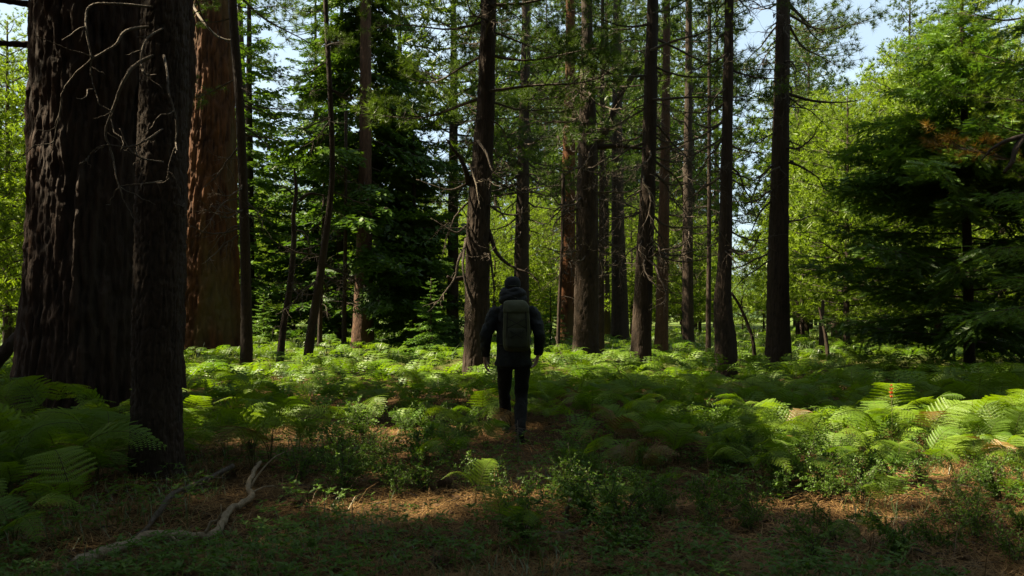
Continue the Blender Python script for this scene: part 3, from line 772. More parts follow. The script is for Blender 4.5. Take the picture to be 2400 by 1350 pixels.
# crowns and dead branches of the trees in the frame
def dress(rec, z0, z1, n, kind, L0, L1, pitch=-.1, dead=(0, 0, 0), name='bough', bl=2.6, skip=True, azr=None, dmesh=None, dl=(.6, 1.5)):
    for k in range(n):
        z = z0 + (z1 - z0) * ((k + rng.random()) / n)
        t = (z - z0) / max(z1 - z0, .1)
        az = (k * 2.4 + rng.random() * .9) if azr is None else azr[0] + (azr[1] - azr[0]) * rng.random()
        L = (L0 + (L1 - L0) * t) * (.8 + .4 * rng.random())
        c, R = rec['cen'](z)
        p = c + np.array([math.cos(az), math.sin(az), 0]) * L * .6
        if skip and shade_hits_lit(p, .3 * L) > .12: continue
        attach(rec, kind[k % len(kind)], name, z, az, L, bl, pitch + .3 * (rng.random() - .5) + .35 * t * t, (rng.random() - .5) * (1.1 if bl == 2.4 else .6))
        add_cover(p, .3 * L)
    for k in range(dead[2]):
        z = dead[0] + (dead[1] - dead[0]) * rng.random()
        attach(rec, (dmesh or DEAD)[k % 7], 'branch', z, rng.random() * 6.283, dl[0] + (dl[1] - dl[0]) * rng.random(), 1.6, -.15 - .5 * rng.random(), rng.random() * 6)

dress(T8, 2.4, 5.4, 26, FIR_B, 2.8, 3.2, -.2, bl=2.4, azr=(-1.3, 1.2))
dress(T8, 5.2, 26, 230, FIR_B, 3.7, .5, -.20, (1.2, 4, 16), bl=2.4, dmesh=DEADD)
dress(T20, .5, 8.7, 120, FIR_B, 2.1, .2, -.12, bl=2.4, skip=False)
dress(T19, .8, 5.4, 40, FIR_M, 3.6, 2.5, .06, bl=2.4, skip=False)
dress(T19, 4.4, 9.3, 120, FIR_ML, 2.9, .5, .02, bl=2.4, skip=False)  # lighter needle copy on the upper boughs paints in their sunlight
dress(T11, 5.6, 14, 44, PINE_B, 2.3, 2.4, -.12, (2.6, 8, 22))
dress(T12, 6.5, 25, 110, PINE_B, 3.6, .8, -.15, (5.0, 12, 46), skip=True, dl=(1, 2.4))
dress(T13a, 6.0, 23, 124, PINE_B, 3.4, 1.0, -.12, (3.2, 9, 60), skip=True, dl=(.9, 2.2))
dress(T13b, 8, 24, 84, PINE_B, 2.8, .6, -.12, (3, 9, 24), skip=True, dl=(1, 2.2))
dress(T14, 6.4, 23, 64, PINE_B, 2.8, .8, -.12, (2.6, 8.5, 44), skip=True, dl=(.8, 1.9))
dress(T15, 7.0, 21, 60, PINE_B, 2.8, .6, -.12, (3.0, 9, 30), skip=True, dl=(.8, 1.9))
dress(T16, 7.0, 22, 70, PINE_B, 3.0, .6, -.12, (3.0, 9, 24), skip=True, dl=(.8, 1.9))
dress(T15b, 6.5, 21, 84, PINE_B, 3.0, .6, -.12, (3.0, 9, 26), skip=True, dl=(.8, 1.9))
dress(T13c, 8, 14.5, 16, PINE_B, 1.8, .5, -.12, (2, 8, 20), skip=False)
dress(T17, 8.2, 15, 16, PINE_B, 2.0, 2.0, -.12, (2.2, 8.6, 44), dl=(.6, 1.6))
dress(T18, 7.2, 24, 56, PINE_B, 2.8, .8, -.10, (2.6, 9.5, 46), dl=(.7, 1.7), azr=(-1.6, 1.2))
dress(T4, 6.4, 16.5, 22, PINE_B, 1.7, .5, -.1, (3, 7.5, 16), skip=False)
dress(T7, 6.5, 13.5, 16, PINE_B, 1.5, .5, -.1, (2.0, 7, 22), skip=False)
dress(T6, 3, 3.9, 0, PINE_B, 1, 1, dead=(1.0, 3.4, 9), dl=(.4, .8))
dress(T3, 13.5, 40, 70, PINE_B, 4.0, 1.6, -.2, (6, 13, 6), skip=True)
dress(T5, 7, 19.5, 40, FIR_B, 3.0, .5, -.15, bl=2.4, skip=False)
# tufts whose lighter needle colour stands in for sunlight, low on the trunks
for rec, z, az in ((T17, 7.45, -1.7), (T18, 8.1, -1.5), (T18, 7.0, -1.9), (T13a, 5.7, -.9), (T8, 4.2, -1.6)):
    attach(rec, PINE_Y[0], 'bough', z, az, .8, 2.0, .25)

# ------------------------------------------------------------------ unseen trees added outside the frame so their crowns shade the foreground
OFF = [(-9.2, 4.5), (-12.5, 13.5), (-7.0, -2.5), (-2.8, -4.5), (2.8, -4.0), (7.8, -1.5), (-13.5, 2.0), (11.5, 3.2), (-19.5, 19.5), (0.2, -11), (-9.5, -10), (9.5, -9.5), (-13.0, 8.5), (-16.5, 14.0), (-4.8, -8.5), (4.8, -9.0), (6.2, -5.2), (-6.2, -6.0), (12.5, -4.5), (-12.0, -4.5), (13.5, 7.2), (0.5, -6.2)]
OFFT = []
side_words = ['giant trunk', 'leaning log behind the giant trunk']
for i, (x, y) in enumerate(OFF):
    d = max(abs(y), .5)
    me, b, cen, top = trunk('pine', [(1200, 740, 10, 44), (1200, 300, 10, 40), (1200, -600, 10, 32)], 26, M_bark, nseg=30, dz=.25, plate=(.12, .4), depth=.03, seed=50 + i)
    b0 = np.array([x, y, 0.0])
    t = thing('pine_tree', 'tall pine standing outside the view, shading the forest floor with its crown', 'tree', b0, 'pines added for shade around the viewpoint')
    o = obj('trunk', me, t)
    def cen2(zq, b0=b0, cen=cen, b=b):
        c, R = cen(zq); return c - b + b0, R
    rec = dict(root=t, b=b0, cen=cen2, H=top, n=0)
    OFFT.append(rec)
    dress(rec, 6.0 if y < -2 else 7.5, 25, 64, PINE_C, 4.6, 1.4, -.1, skip=True)

def in_frame(p, m=40):
    if p[1] < 1: return False
    px = 1200 + p[0] / p[1] * F; py = 740 - (p[2] - CAMH) / p[1] * F
    return -m - 200 < px < 2600 + m and py > -m - 260 / p[1] * 10
HOLD = OFFT + [T8, T5, T1, T2, T3, T4, T11, T17, T14, T13a, T18]
def fill_canopy(target=2, tries=9000, limit=520):  # adds unseen boughs on sun rays to darken the floor between lit patches
    need = (~LITG) & (GXX > -1.15 * GYY * .667 - 1.0) & (GXX < 1.15 * GYY * .667 + 1.0) & (GYY < 14.5)
    added = 0
    order = np.argwhere(need); rng.shuffle(order)
    for rep in range(3):
        for i, j in order:
            if COVER[i, j] >= target or added >= limit: continue
            for _ in range(6):
                zt = 7.5 + 15 * rng.random()
                p = np.array([GXX[i, j] + S[0] / S[2] * zt, GYY[i, j] + S[1] / S[2] * zt, zt])
                if in_frame(p): continue
                best, bd = None, 9
                for rec in HOLD:
                    if rec['H'] < zt: continue
                    c, R = rec['cen'](min(zt, rec['H'] - .5)); dd = math.hypot(c[0] - p[0], c[1] - p[1])
                    if .9 < dd < bd: best, bd = rec, dd
                if best is None or bd > 5.2: continue
                L = bd / .6
                if shade_hits_lit(p, .24 * L) > .10: continue
                c, R = best['cen'](min(zt, best['H'] - .5))
                az = math.atan2(p[1] - c[1], p[0] - c[0])
                attach(best, PINE_C[added % 4], 'bough', zt, az, L, 2.6, .05 * (rng.random() - .5), (rng.random() - .5) * .6)
                add_cover(p, .26 * L); added += 1
                break
    return added
print('canopy boughs', fill_canopy())

# ------------------------------------------------------------------ forest behind
def crown(kind, H, z0, Rm, nb, rg, mats, low):
    """A trunk mesh and one baked crown mesh."""
    g = G(); tr = G()
    zz = np.linspace(-.1, H, 14)
    wob = np.cumsum(rg.normal(size=(14, 2)) * .02 * H / 25, 0)
    path = np.column_stack([wob, zz])
    r0 = .011 * H + .03
    tube(tr, path, np.linspace(r0, .02, 14), 12, 0, .5, rough=.15)
    for k in range(nb):
        t = (k + rg.random()) / nb
        z = z0 + (H * .99 - z0) * t
        if kind == 'fir': L = Rm * (1 - t) ** .85 + .25
        else: L = Rm * (.45 + .9 * math.sin(math.pi * min(1, .15 + t * .85)) ** .7) * (1 - .35 * t) * (.55 + .7 * rg.random())
        az = k * 2.399 + rg.random()
        M0 = low[rg.integers(len(low))]
        s = L / M0[1]; pit = (.12 if kind == 'fir' else -.05) - .5 * t * t + .2 * (rg.random() - .5)
        ca, sa, cp, sp = math.cos(az), math.sin(az), math.cos(pit), math.sin(pit)
        M = np.array([[ca, -sa, 0], [sa, ca, 0], [0, 0, 1]]) @ np.array([[cp, 0, sp], [0, 1, 0], [-sp, 0, cp]]) * s
        b = np.array([np.interp(z, zz, wob[:, 0]), np.interp(z, zz, wob[:, 1]), z])
        g.add_packed(M0[0], M, b, .3 * (rg.random() - .5))
    return tr, g
r2 = np.random.default_rng(21)
LOWP = [(pine_bough(2.4, 42, 11, .24, .045, r2, wood=True, start=.12).pack(), 2.4) for _ in range(4)]
tw_lo = (np.array([(0, -.05, 0), (.3, -.22, .02), (1, 0, .05), (0, .05, 0), (.3, .22, .02)], float), np.array([(0, 1, 2), (3, 2, 4), (0, 2, 3)]))
LOWF = [(fir_bough(2.4, r2, False, .55, tw=tw_lo).pack(), 2.4) for _ in range(3)]
BG = {}
def bgset(key, kind, n, H, z0, Rm, nb, mats, low):
    BG[key] = []
    for k in range(n):
        tr, g = crown(kind, H * (.9 + .2 * r2.random()), z0 * (.8 + .4 * r2.random()), Rm, nb, r2, mats, low)
        BG[key].append((tr.mesh('trunk', mats[2]), g.mesh('crown', mats[:2], smooth=False), H))
bgset('pine', 'pine', 3, 26, 7.0, 3.4, 96, [M_dtwig, M_pine, M_bark], LOWP)
bgset('young', 'pine', 4, 11, 1.2, 2.5, 84, [M_dtwig, M_young, M_bark], LOWP)
bgset('fir', 'fir', 3, 23, 1.8, 3.6, 120, [M_dtwig, M_fir, M_bark], LOWF)
bgset('sapling', 'fir', 2, 5, .4, 1.5, 50, [M_dtwig, M_firl, M_bark], LOWF)

MARKS = sorted([(230, 'the giant dark trunk'), (490, 'the huge red trunk'), (578, 'the slender pole trunk'), (655, 'the crooked sapling'), (740, 'the swept sapling'), (852, 'the brown fir trunk'), (970, 'the conical fir'), (1117, 'the scarred trunk'), (1225, 'the trunk behind the hiker'), (1374, 'the forked trunk'), (1505, 'the even trunk'), (1612, 'the thin grey trunk'), (1700, 'the bent foot trunk'), (1824, 'the tall straight trunk'), (2268, 'the broad young fir')])
ORD = ['nearest', 'second nearest', 'third nearest', 'fourth nearest', 'fifth nearest', 'sixth nearest', 'seventh nearest', 'eighth nearest', 'ninth nearest', 'tenth nearest', 'eleventh nearest', 'twelfth nearest', 'thirteenth nearest', 'fourteenth nearest', 'fifteenth nearest'] + [q + ' nearest' for q in 'sixteenth seventeenth eighteenth nineteenth twentieth twenty-first twenty-second twenty-third twenty-fourth twenty-fifth twenty-sixth twenty-seventh twenty-eighth twenty-ninth thirtieth'.split()]
KW = {'pine': 'tall dark pine', 'young': 'bushy young pine', 'fir': 'dark pointed fir', 'sapling': 'small fir sapling'}
BGL = []
def bg(kind, px, d, s=1.0, variant=None):
    x = (px - 1200) / F * d
    BGL.append((kind, x, d, s, rng.integers(len(BG[kind])) if variant is None else variant))
# sky stays open in these directions above the given picture heights
def gap(px, d, h):
    top = 740 - (h - CAMH) / d * F
    for a, b, y in ((632, 705, 390), (985, 1075, 420), (1712, 1815, 560), (1905, 2010, 40)):
        w_ = 2.6 / d * F
        if a - w_ * .25 < px < b + w_ * .25 and top < y: return True
    return False
rg3 = np.random.default_rng(77)
placed = []
BELT = [[(-15, 23), (-3.5, 22), (-5, 40), (-20, 42)], [(6, 21), (12, 20), (26, 52), (12, 55)], [(0, 20), (5, 20), (7, 30), (0, 30)]]
def shades_belt(x, d, h):
    for z in np.arange(2.0, h, 1.0):
        sx, sy = x - S[0] / S[2] * z, d - S[1] / S[2] * z
        for b in BELT:
            if bool(inpoly(np.array(sx), np.array(sy), b)): return True
    return False
def try_bg(kind, px, d, s, sep):
    h = BG[kind][0][2] * s
    if sep > 1.5 and gap(px, d, h): return False
    x = (px - 1200) / F * d
    if sep > 1.5 and d < 75 and shades_belt(x, d, h): return False
    for (a, b) in placed:
        if (a - x) ** 2 + (b - d) ** 2 < sep * sep: return False
    placed.append((x, d)); bg(kind, px, d, s); return True
# chosen ones
for kind, px, d, s in [('young', 20, 27, 1.15), ('young', -60, 22, .8), ('young', 60, 44, 1.1), ('young', 30, 36, 1.3), ('fir', 585, 38, 1.0), ('fir', 738, 40, .95), ('fir', 935, 36, .9), ('fir', 800, 37, .95),
                       ('young', 1965, 34, 1.0), ('young', 2065, 40, 1.25), ('young', 1890, 46, 1.1), ('young', 2150, 33, 1.15), ('young', 2010, 52, 1.5), ('young', 2350, 28, 1.1), ('young', 1880, 38, .8), ('young', 1925, 58, 1.4), ('young', 1872, 43, 1.2), ('young', 1955, 50, 1.5), ('young', 1985, 29, .9), ('young', 2080, 48, 1.6), ('young', 2200, 44, 1.6),
                       ('pine', 2130, 60, 1.0), ('young', 2330, 44, 1.6), ('young', 2250, 36, 1.3), ('pine', 1060, 36, .95), ('pine', 1420, 43, .95), ('pine', 1895, 72, 1.15), ('pine', 1868, 92, 1.4), ('pine', 1620, 74, 1.25), ('pine', 1280, 70, 1.2), ('pine', 1345, 84, 1.4), ('pine', 1490, 78, 1.3), ('pine', 1165, 74, 1.2), ('pine', 1550, 92, 1.5), ('pine', 1240, 96, 1.5), ('pine', 1420, 70, 1.15), ('pine', 1680, 88, 1.4),
                       ('sapling', 618, 34, .55), ('sapling', 1010, 26, .6), ('sapling', 1290, 30, .5), ('young', 640, 50, .5), ('young', 600, 44, .55), ('young', 690, 52, .5), ('young', 660, 66, .7), ('young', 668, 62, 1.15), ('young', 1480, 46, .75), ('young', 1600, 44, .7), ('young', 1200, 50, .9), ('young', 1290, 56, 1.0), ('young', 1740, 58, .5), ('young', 1790, 66, .6), ('young', 1160, 44, .7), ('young', 1240, 46, .8),
                       ('young', 880, 54, .9), ('young', 1120, 54, .9), ('young', 1330, 50, .8), ('young', 1450, 54, .9), ('young', 1560, 50, .8), ('young', 1640, 54, .8), ('young', 800, 60, 1.0), ('young', 1010, 48, .8), ('young', 1400, 44, .6), ('young', 1520, 62, 1.0)]:
    try_bg(kind, px, d, s, 1.0)
tries = 0
while len(BGL) < 150 and tries < 5000:
    tries += 1
    d = 44 + 36 * rg3.random(); px = -250 + 2900 * rg3.random()
    try_bg('young' if rg3.random() < .85 else 'sapling', px, d, .55 + .5 * rg3.random(), 3.6)
while len(BGL) < 225 and tries < 12000:
    tries += 1
    d = 84 + 52 * rg3.random(); px = -250 + 2900 * rg3.random()
    kind = ['pine', 'fir', 'young'][rg3.choice(3, p=[.45, .25, .3])]
    try_bg(kind, px, d, (1.9 if kind == 'young' else 1.0) * (.75 + .5 * rg3.random()), 4.0)
# a ring of unseen forest added round the sides and behind to block low skylight
for k in range(90):
    a = rg3.random() * 2 * math.pi; r = 16 + 40 * rg3.random()
    x, y = r * math.sin(a), r * math.cos(a) 
    if y > 0 and abs(x) < y * .75 + 3: continue
    if abs(x) < 10 and -6 < y < 8: continue
    kind = ['pine', 'fir', 'young'][rg3.choice(3, p=[.45, .35, .2])]
    if any(shade_hits_lit((x, y, z), 2.4) > .06 for z in np.arange(2, 30, 1.0)): continue
    BGL.append((kind, x, y, .8 + .4 * rg3.random(), rg3.integers(len(BG[kind]))))

cells = {}
for rec in sorted(BGL, key=lambda q: q[2]):
    kind, x, y, s, v = rec
    if y > 5:
        px = 1200 + x / y * F
        inside = -60 < px < 2460
    else: inside = False
    if inside:
        i = sum(1 for a, _ in MARKS if a < px)
        where = f'before {MARKS[0][1]}' if i == 0 else None
        if i == 0: where = 'outside the giant dark trunk'
        elif i == len(MARKS): where = 'outside the broad young fir'
        else: where = f'between {MARKS[i - 1][1]} and {MARKS[i][1]}'
        key = (kind, where); cells[key] = cells.get(key, 0) + 1
        k = cells[key] - 1
        if k < len(ORD): lab = f'{ORD[k]} {KW[kind]} {where}'
        else: lab = f'far {KW[kind]} {where}'
        grp = 'background trees'
    else:
        lab = 'forest tree outside the view, added to close off the wood and shade the floor'; grp = 'trees outside the view'
    lab = lab.replace('seen between the small conical fir', 'between the small conical fir')
    t = thing({'pine': 'pine_tree', 'young': 'young_pine', 'fir': 'fir_tree', 'sapling': 'fir_sapling'}[kind], lab, 'tree', (x, y, float(gz(x, y)) - .05), grp)
    tm, cm, H = BG[kind][v]
    t.scale = (s, s, s); t.rotation_euler = (0, 0, rg3.random() * 6.28)
    obj('trunk', tm, t); obj('crown', cm, t)

# near fir at the right edge whose needled boughs reach into the frame
t = thing('fir_tree', 'fir outside the frame whose needled boughs reach in before the broad young fir', 'tree', (8.0, 10.2, 0))
g = G(); tube(g, np.array([(0, 0, -.1), (0, 0, 4), (.1, 0, 9)]), [.14, .10, .03], 14, 0, .5, rough=.1); obj('trunk', g.mesh('trunk', M_bark), t)
NF = dict(root=t, b=np.array([8.0, 10.2, 0]), cen=lambda z: (np.array([8.0, 10.2, z]), .12 * (1 - z / 10)), H=9, n=0)
for z, az, L, p in [(2.45, 3.05, 1.75, -.02), (2.15, 3.35, 1.7, -.10), (1.75, 2.9, 1.9, -.12), (2.75, 3.4, 1.4, .05), (3.2, 2.8, 1.5, 0), (3.0, 3.3, 1.5, .0), (3.6, 3.6, 1.2, .1)]:
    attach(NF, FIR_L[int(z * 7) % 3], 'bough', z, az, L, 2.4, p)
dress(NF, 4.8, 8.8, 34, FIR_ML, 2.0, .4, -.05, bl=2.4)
# rust needled pine at the right edge
t = thing('pine_tree', 'pine at the right edge with rusty dead needle clumps on dark upcurved branches', 'tree', (10.6, 14.8, 0))
g = G(); tube(g, np.array([(0, 0, -.1), (0, 0, 7), (.1, 0, 15)]), [.2, .15, .06], 16, 0, .5, rough=.1); obj('trunk', g.mesh('trunk', M_bark), t)
NP = dict(root=t, b=np.array([10.6, 14.8, 0]), cen=lambda z: (np.array([10.6, 14.8, z]), .18 * (1 - z / 18)), H=15, n=0)
for z, az, L, p, m in [(4.4, 3.0, 2.2, .1, PINE_R[0]), (4.9, 3.2, 2.0, .15, PINE_Y[1]), (5.6, 2.9, 2.3, .1, PINE_Y[3]), (6.2, 3.3, 2.4, .05, PINE_Y[2]), (5.2, 3.6, 1.8, .2, PINE_Y[3]), (7.2, 3.1, 2.5, 0, PINE_Y[0]), (3.9, 3.4, 1.7, .2, PINE_Y[0])]:
    attach(NP, m, 'bough', z, az, L, 2.6, p)
limb(NP, [(2400, 320, 14), (2380, 350, 13.8), (2372, 380, 13.7), (2352, 405, 13.7)], .06, .03, M_bark)
limb(NP, [(2400, 318, 14), (2360, 330, 13.8), (2330, 345, 13.7), (2300, 375, 13.7)], .05, .012, M_bark)


# ------------------------------------------------------------------ cut the crowns open so sun reaches the chosen patches
def open_gaps():
    pts = []
    q = np.argwhere(LITG); 
    for i, j in q: pts.append((GXX[i, j], GYY[i, j], .35))
    for b in BELT:
        b = np.array(b)
        xs, ys = np.meshgrid(np.arange(b[:, 0].min(), b[:, 0].max(), .8), np.arange(b[:, 1].min(), b[:, 1].max(), .8))
        m = inpoly(xs, ys, [tuple(v) for v in b]) & (vnoise(xs * .6, ys * .6) < .75)
        pts += [(x, y, .5) for x, y in zip(xs[m], ys[m])]
    # the young fir's sunlit side
    for z in np.arange(5.2, 9.8, .5):
        for a in np.arange(-2.6, 1.6, .45):
            for e in (-1.6, -1.1, -.6, 0, .6): pts.append((T19['b'][0] + a * (10.3 - z) / 5, T19['b'][1] + e, z))
    # and the young pines behind the clearing
    for px, d_ in ((1880, 38), (1965, 34), (2065, 40), (1890, 46), (2150, 33), (1985, 29), (1925, 58), (2010, 52)):
        c = (px - 1200) / F * d_
        for z in np.arange(1.5, 11, 1.0):
            for a in np.arange(-1.6, 1.0, .6):
                for e in (-1.0, 0): pts.append((c + a, d_ + e, z))
    dg = bpy.context.evaluated_depsgraph_get()
    gone = set(); d = Vector(S.tolist())
    for p in pts:
        o = Vector(p)
        for _ in range(24):
            hit, loc, nrm, idx, ob, mat = SC.ray_cast(dg, o, d)
            if not hit: break
            ob = ob.original
            if ob.name.startswith('bough') and ob.parent is not T19['root'] and ob.matrix_world.translation.z > 4.0: gone.add(ob.name)
            elif ob.name.startswith('trunk') or (ob.name.startswith('crown') and loc.z > 14): break
            o = loc + d * .03
    for n in gone: bpy.data.objects.remove(bpy.data.objects[n])
    print('opened', len(gone), 'of', len([o for o in bpy.data.objects if o.name.startswith('bough')]))
bpy.context.view_layer.update()
open_gaps()

def close_gaps():
    """Add unseen crown limbs on sun rays to shade floor, trunks and hiker."""
    need = (~LITG) & (np.abs(GXX) < .72 * GYY + 1.2) & (GYY < 13.0)
    near = LITG.copy()
    for a in (-1, 0, 1):
        for b in (-1, 0, 1): near |= np.roll(np.roll(LITG, a, 0), b, 1)
    need &= ~near
    cells = [(GXX[i, j], GYY[i, j], .5) for i, j in np.argwhere(need) if (i + j) % 2 == 0]
    cells += [(HX0 + a, 8.8 + b, z) for a in (-.2, 0, .2) for b in (-.2, .2) for z in (1.0, 1.4, 1.75)]
    for rec, zs in ((T1, np.arange(.6, 6.2, .5)), (T2, np.arange(.6, 4, .6)), (T11, np.arange(.6, 7.5, .6)), (T13a, np.arange(.6, 7, .7)), (T14, np.arange(.6, 7, .7)), (T17, np.arange(.6, 6, .7)), (T18, np.arange(.6, 6, .7)), (T4, np.arange(.6, 6, .8)), (T7, np.arange(.6, 6, .8))):
        for z in zs:
            q, R = rec['cen'](z)
            for e in (-.75, 0, .75): cells.append((q[0] - R * 1.15, q[1] + e * R, z))
    b19 = T19['b']
    for z in np.arange(1.0, 5.2, .6):
        for a in np.arange(-3.2, .4, .6):
            for e in (-1.2, 0): cells.append((b19[0] + a, b19[1] + e, z))
    d = Vector(S.tolist()); n = 0
    hold = [r for r in HOLD] 
    for rep_ in range(5):
        bpy.context.view_layer.update()
        dg = bpy.context.evaluated_depsgraph_get()
        new = 0; done = []
        for c in [cells[i] for i in rng.permutation(len(cells))]:
            if any((c[0] - a) ** 2 + (c[1] - b) ** 2 < .16 for a, b in done): continue
            ok = True
            for _ in range(3):
                h = SC.ray_cast(dg, Vector((c[0] + .12 * (rng.random() - .5), c[1] + .12 * (rng.random() - .5), c[2])) + d * 1.5, d)
                if not h[0]: ok = False; break
            if ok: continue
            for _ in range(10):
                zt = 7.0 + 17 * rng.random()
                k = (zt - c[2]) / S[2]
                p = np.array([c[0] + S[0] * k, c[1] + S[1] * k, zt])
                if in_frame(p): continue
                best, bd = None, 99
                for rec in hold:
                    if rec['H'] < zt + .5: continue
                    q, R = rec['cen'](zt); dd = math.hypot(q[0] - p[0], q[1] - p[1])
                    if 1.3 < dd < bd: best, bd = rec, dd
                if best is None or bd > 6.8: continue
                L = bd / .87
                if shade_hits_lit(p, .50 * L / 4 + .12) > .16: continue
                q, R = best['cen'](zt)
                attach(best, PINE_E[n % 4], 'bough', zt, math.atan2(p[1] - q[1], p[0] - q[0]), L, 4.0, 0.0, (rng.random() - .5))  # unseen limb added to block this sun ray
                n += 1; new += 1; done.append((c[0], c[1])); break
            if n > 700: break
        print('pass', rep_, 'added', new)
        if new < 8 or n > 700: break
HX0 = .015
close_gaps()
def balance():
    """Take away limbs that keep more sun off the lit patches than off the shaded floor."""
    d = Vector(S.tolist()); bpy.context.view_layer.update(); dg = bpy.context.evaluated_depsgraph_get()
    lit, dark = {}, {}
    for i in range(GNX):
        for j in range(GNY):
            x, y = GXX[i, j], GYY[i, j]
            if abs(x) > .72 * y + 1 or (not LITG[i, j] and (i + 2 * j) % 4) or (LITG[i, j] and (i + j) % 2): continue
            o = Vector((x, y, .4)); seen = set()
            for _ in range(30):
                h = SC.ray_cast(dg, o, d)
                if not h[0]: break
                nm = h[4].original.name
                if nm.startswith('trunk') or nm.startswith('crown'): seen = set(); break
                if nm.startswith('bough') and h[1].z > 4: seen.add(nm)
                o = h[1] + d * .04
            for nm in seen:
                t = lit if LITG[i, j] else dark
                t[nm] = t.get(nm, 0) + (2 if LITG[i, j] else 4)
    n = 0
    for nm, k in lit.items():
        if k >= 4 and k / (k + dark.get(nm, 0)) > .24:
            bpy.data.objects.remove(bpy.data.objects[nm]); n += 1
    print('balanced away', n)
balance()
bpy.context.view_layer.update()

# ------------------------------------------------------------------ ferns
def frond(rg, n_pairs=14, fine=True, old=False):
    g = G()
    h = .20 + .17 * rg.random(); Lb = .40 + .20 * rg.random(); dr = .25 + .5 * rg.random()
    path = smooth_path([(0, 0, -.03), (.03, 0, h * .45), (.09, 0, h * .9), (.09 + Lb * .33, .0, h + Lb * .24), (.09 + Lb * .68, 0, h + Lb * (.30 - .12 * dr)), (.09 + Lb, 0, h + Lb * (.26 - .42 * dr))], 22)
    path[:, 1] += .05 * np.sin(np.linspace(0, 1, 22) * 3 + rg.random() * 6) * np.linspace(0, 1, 22)
    tube(g, path, np.linspace(.0055, .0012, 22), 4 if fine else 3, 1, .5, caps=False)
    tg, u, v = frames(path)
    V, T = [], []
    t0 = .40
    for k in range(n_pairs):
        s = (k + .2) / n_pairs
        t = t0 + (1 - t0) * s; i = min(int(t * 21), 20); f = t * 21 - i
        p = path[i] * (1 - f) + path[i + 1] * f; ta = tg[i]
        up = norm(np.cross(ta, np.array([0, 1.0, 0]))); up = up if up[2] > 0 else -up
        l = .25 * Lb / .5 * (1 - s) ** .82 * (.88 if k == 0 else 1) * (.88 + .24 * rg.random()) + .012
        for sd in (-1, 1):
            ax = norm(np.array([0, sd, 0]) * 1.0 + ta * (.34 + .25 * s) + up * (.14 * (rg.random() - .3)))
            if fine:
                m = max(3, int(l / .013)); gap_ = Lb / n_pairs
                droop = .22 * l + .1 * l * rg.random()
                bn = norm(np.cross(ax, up)); 
                for j in range(m):
                    q = (j + .4) / m
                    b = p + ax * l * q - up * droop * q * q
                    pl = (gap_ * .80 * (1 - q) ** .5 * min(1, (l / .12)) ** .5 + .003) * (.75 + .5 * rg.random())
                    wd = l / m * .40
                    for e in (-1, 1):
                        d = norm(bn * e + ax * .38 - up * (.18 + .2 * rg.random()))
                        V += [b - ax * wd, b + ax * wd, b + d * pl * .6 + ax * wd * .9, b + d * pl]; n = len(V)
                        T += [(n - 4, n - 3, n - 2), (n - 4, n - 2, n - 1)]
            else:
                bn = norm(np.cross(ax, up)) * l * .12
                droop = up * l * .18
                V += [p, p + ax * l * .25 + bn, p + ax * l * .30 - bn, p + ax * l * .66 + bn * .75 - droop * .5, p + ax * l * .70 - bn * .75 - droop * .5, p + ax * l - droop]; n = len(V) - 6
                T += [(n, n + 1, n + 2), (n + 1, n + 3, n + 2), (n + 3, n + 5, n + 4)]
    g.add(np.array(V), np.array(T), None, 0, np.repeat(rg.random(), len(V)))
    return g
r4 = np.random.default_rng(33)
FROND = [frond(r4, 17).mesh('frond', [M_fern, M_stem], smooth=False) for _ in range(8)]
FROND_OLD = [m.copy() for m in FROND[:2]]
for m in FROND_OLD: m.materials[0] = M_fernold
FAR = [frond(r4, 11, False).pack() for _ in range(6)]
MID = [frond(r4, 12, False).pack() for _ in range(6)]

def fern_density(x, y):
    px = 1200 + x / y * F
    bare = vnoise(x * .55 + 5, y * .55 + 9)
    if y > 11.0: return .97 if bare < .80 else .35
    if x > .45 and y > 7.0: return .95
    if x > 1.0 and y > 6.2: return .70
    if x > 2.6 and y > 5.0: return .30
    if x < -2.55 and y > 5.0 and px < 470:
        return .92 if (y < 8.6 or x > -5.0) else .35
    if x < -1.7 and y < 5: return .25
    if y > 9.2: return .62 if bare < .6 else .25
    if y > 7: return .20
    return .03
def trunk_clear(x, y):
    for rec in TREES:
        if (rec['b'][0] - x) ** 2 + (rec['b'][1] - y) ** 2 < (rec['cen'](.3)[1] + .18) ** 2: return False
    return True
fern_pts = []
y = 4.2
while y < 75:
    sp = .37 if y < 12 else .031 * y
    x = -.70 * y - 1.2
    while x < .70 * y + 1.2:
        X, Y = x + sp * .9 * (rng.random() - .5), y + sp * .9 * (rng.random() - .5)
        if rng.random() < fern_density(X, Y) and trunk_clear(X, Y) and not (abs(X - .02) < .30 and 6.0 < Y < 9.3) and not (-2.6 < X < -.9 and Y < 6.9) and not (abs(X + 2.8) < .34 and 5.4 < Y < 6.7):
            fern_pts.append((X, Y, (.45 + .52 * rng.random() ** 1.2) * (.78 if Y < 7.6 and X > -1 else 1)))
        x += sp
    y += sp
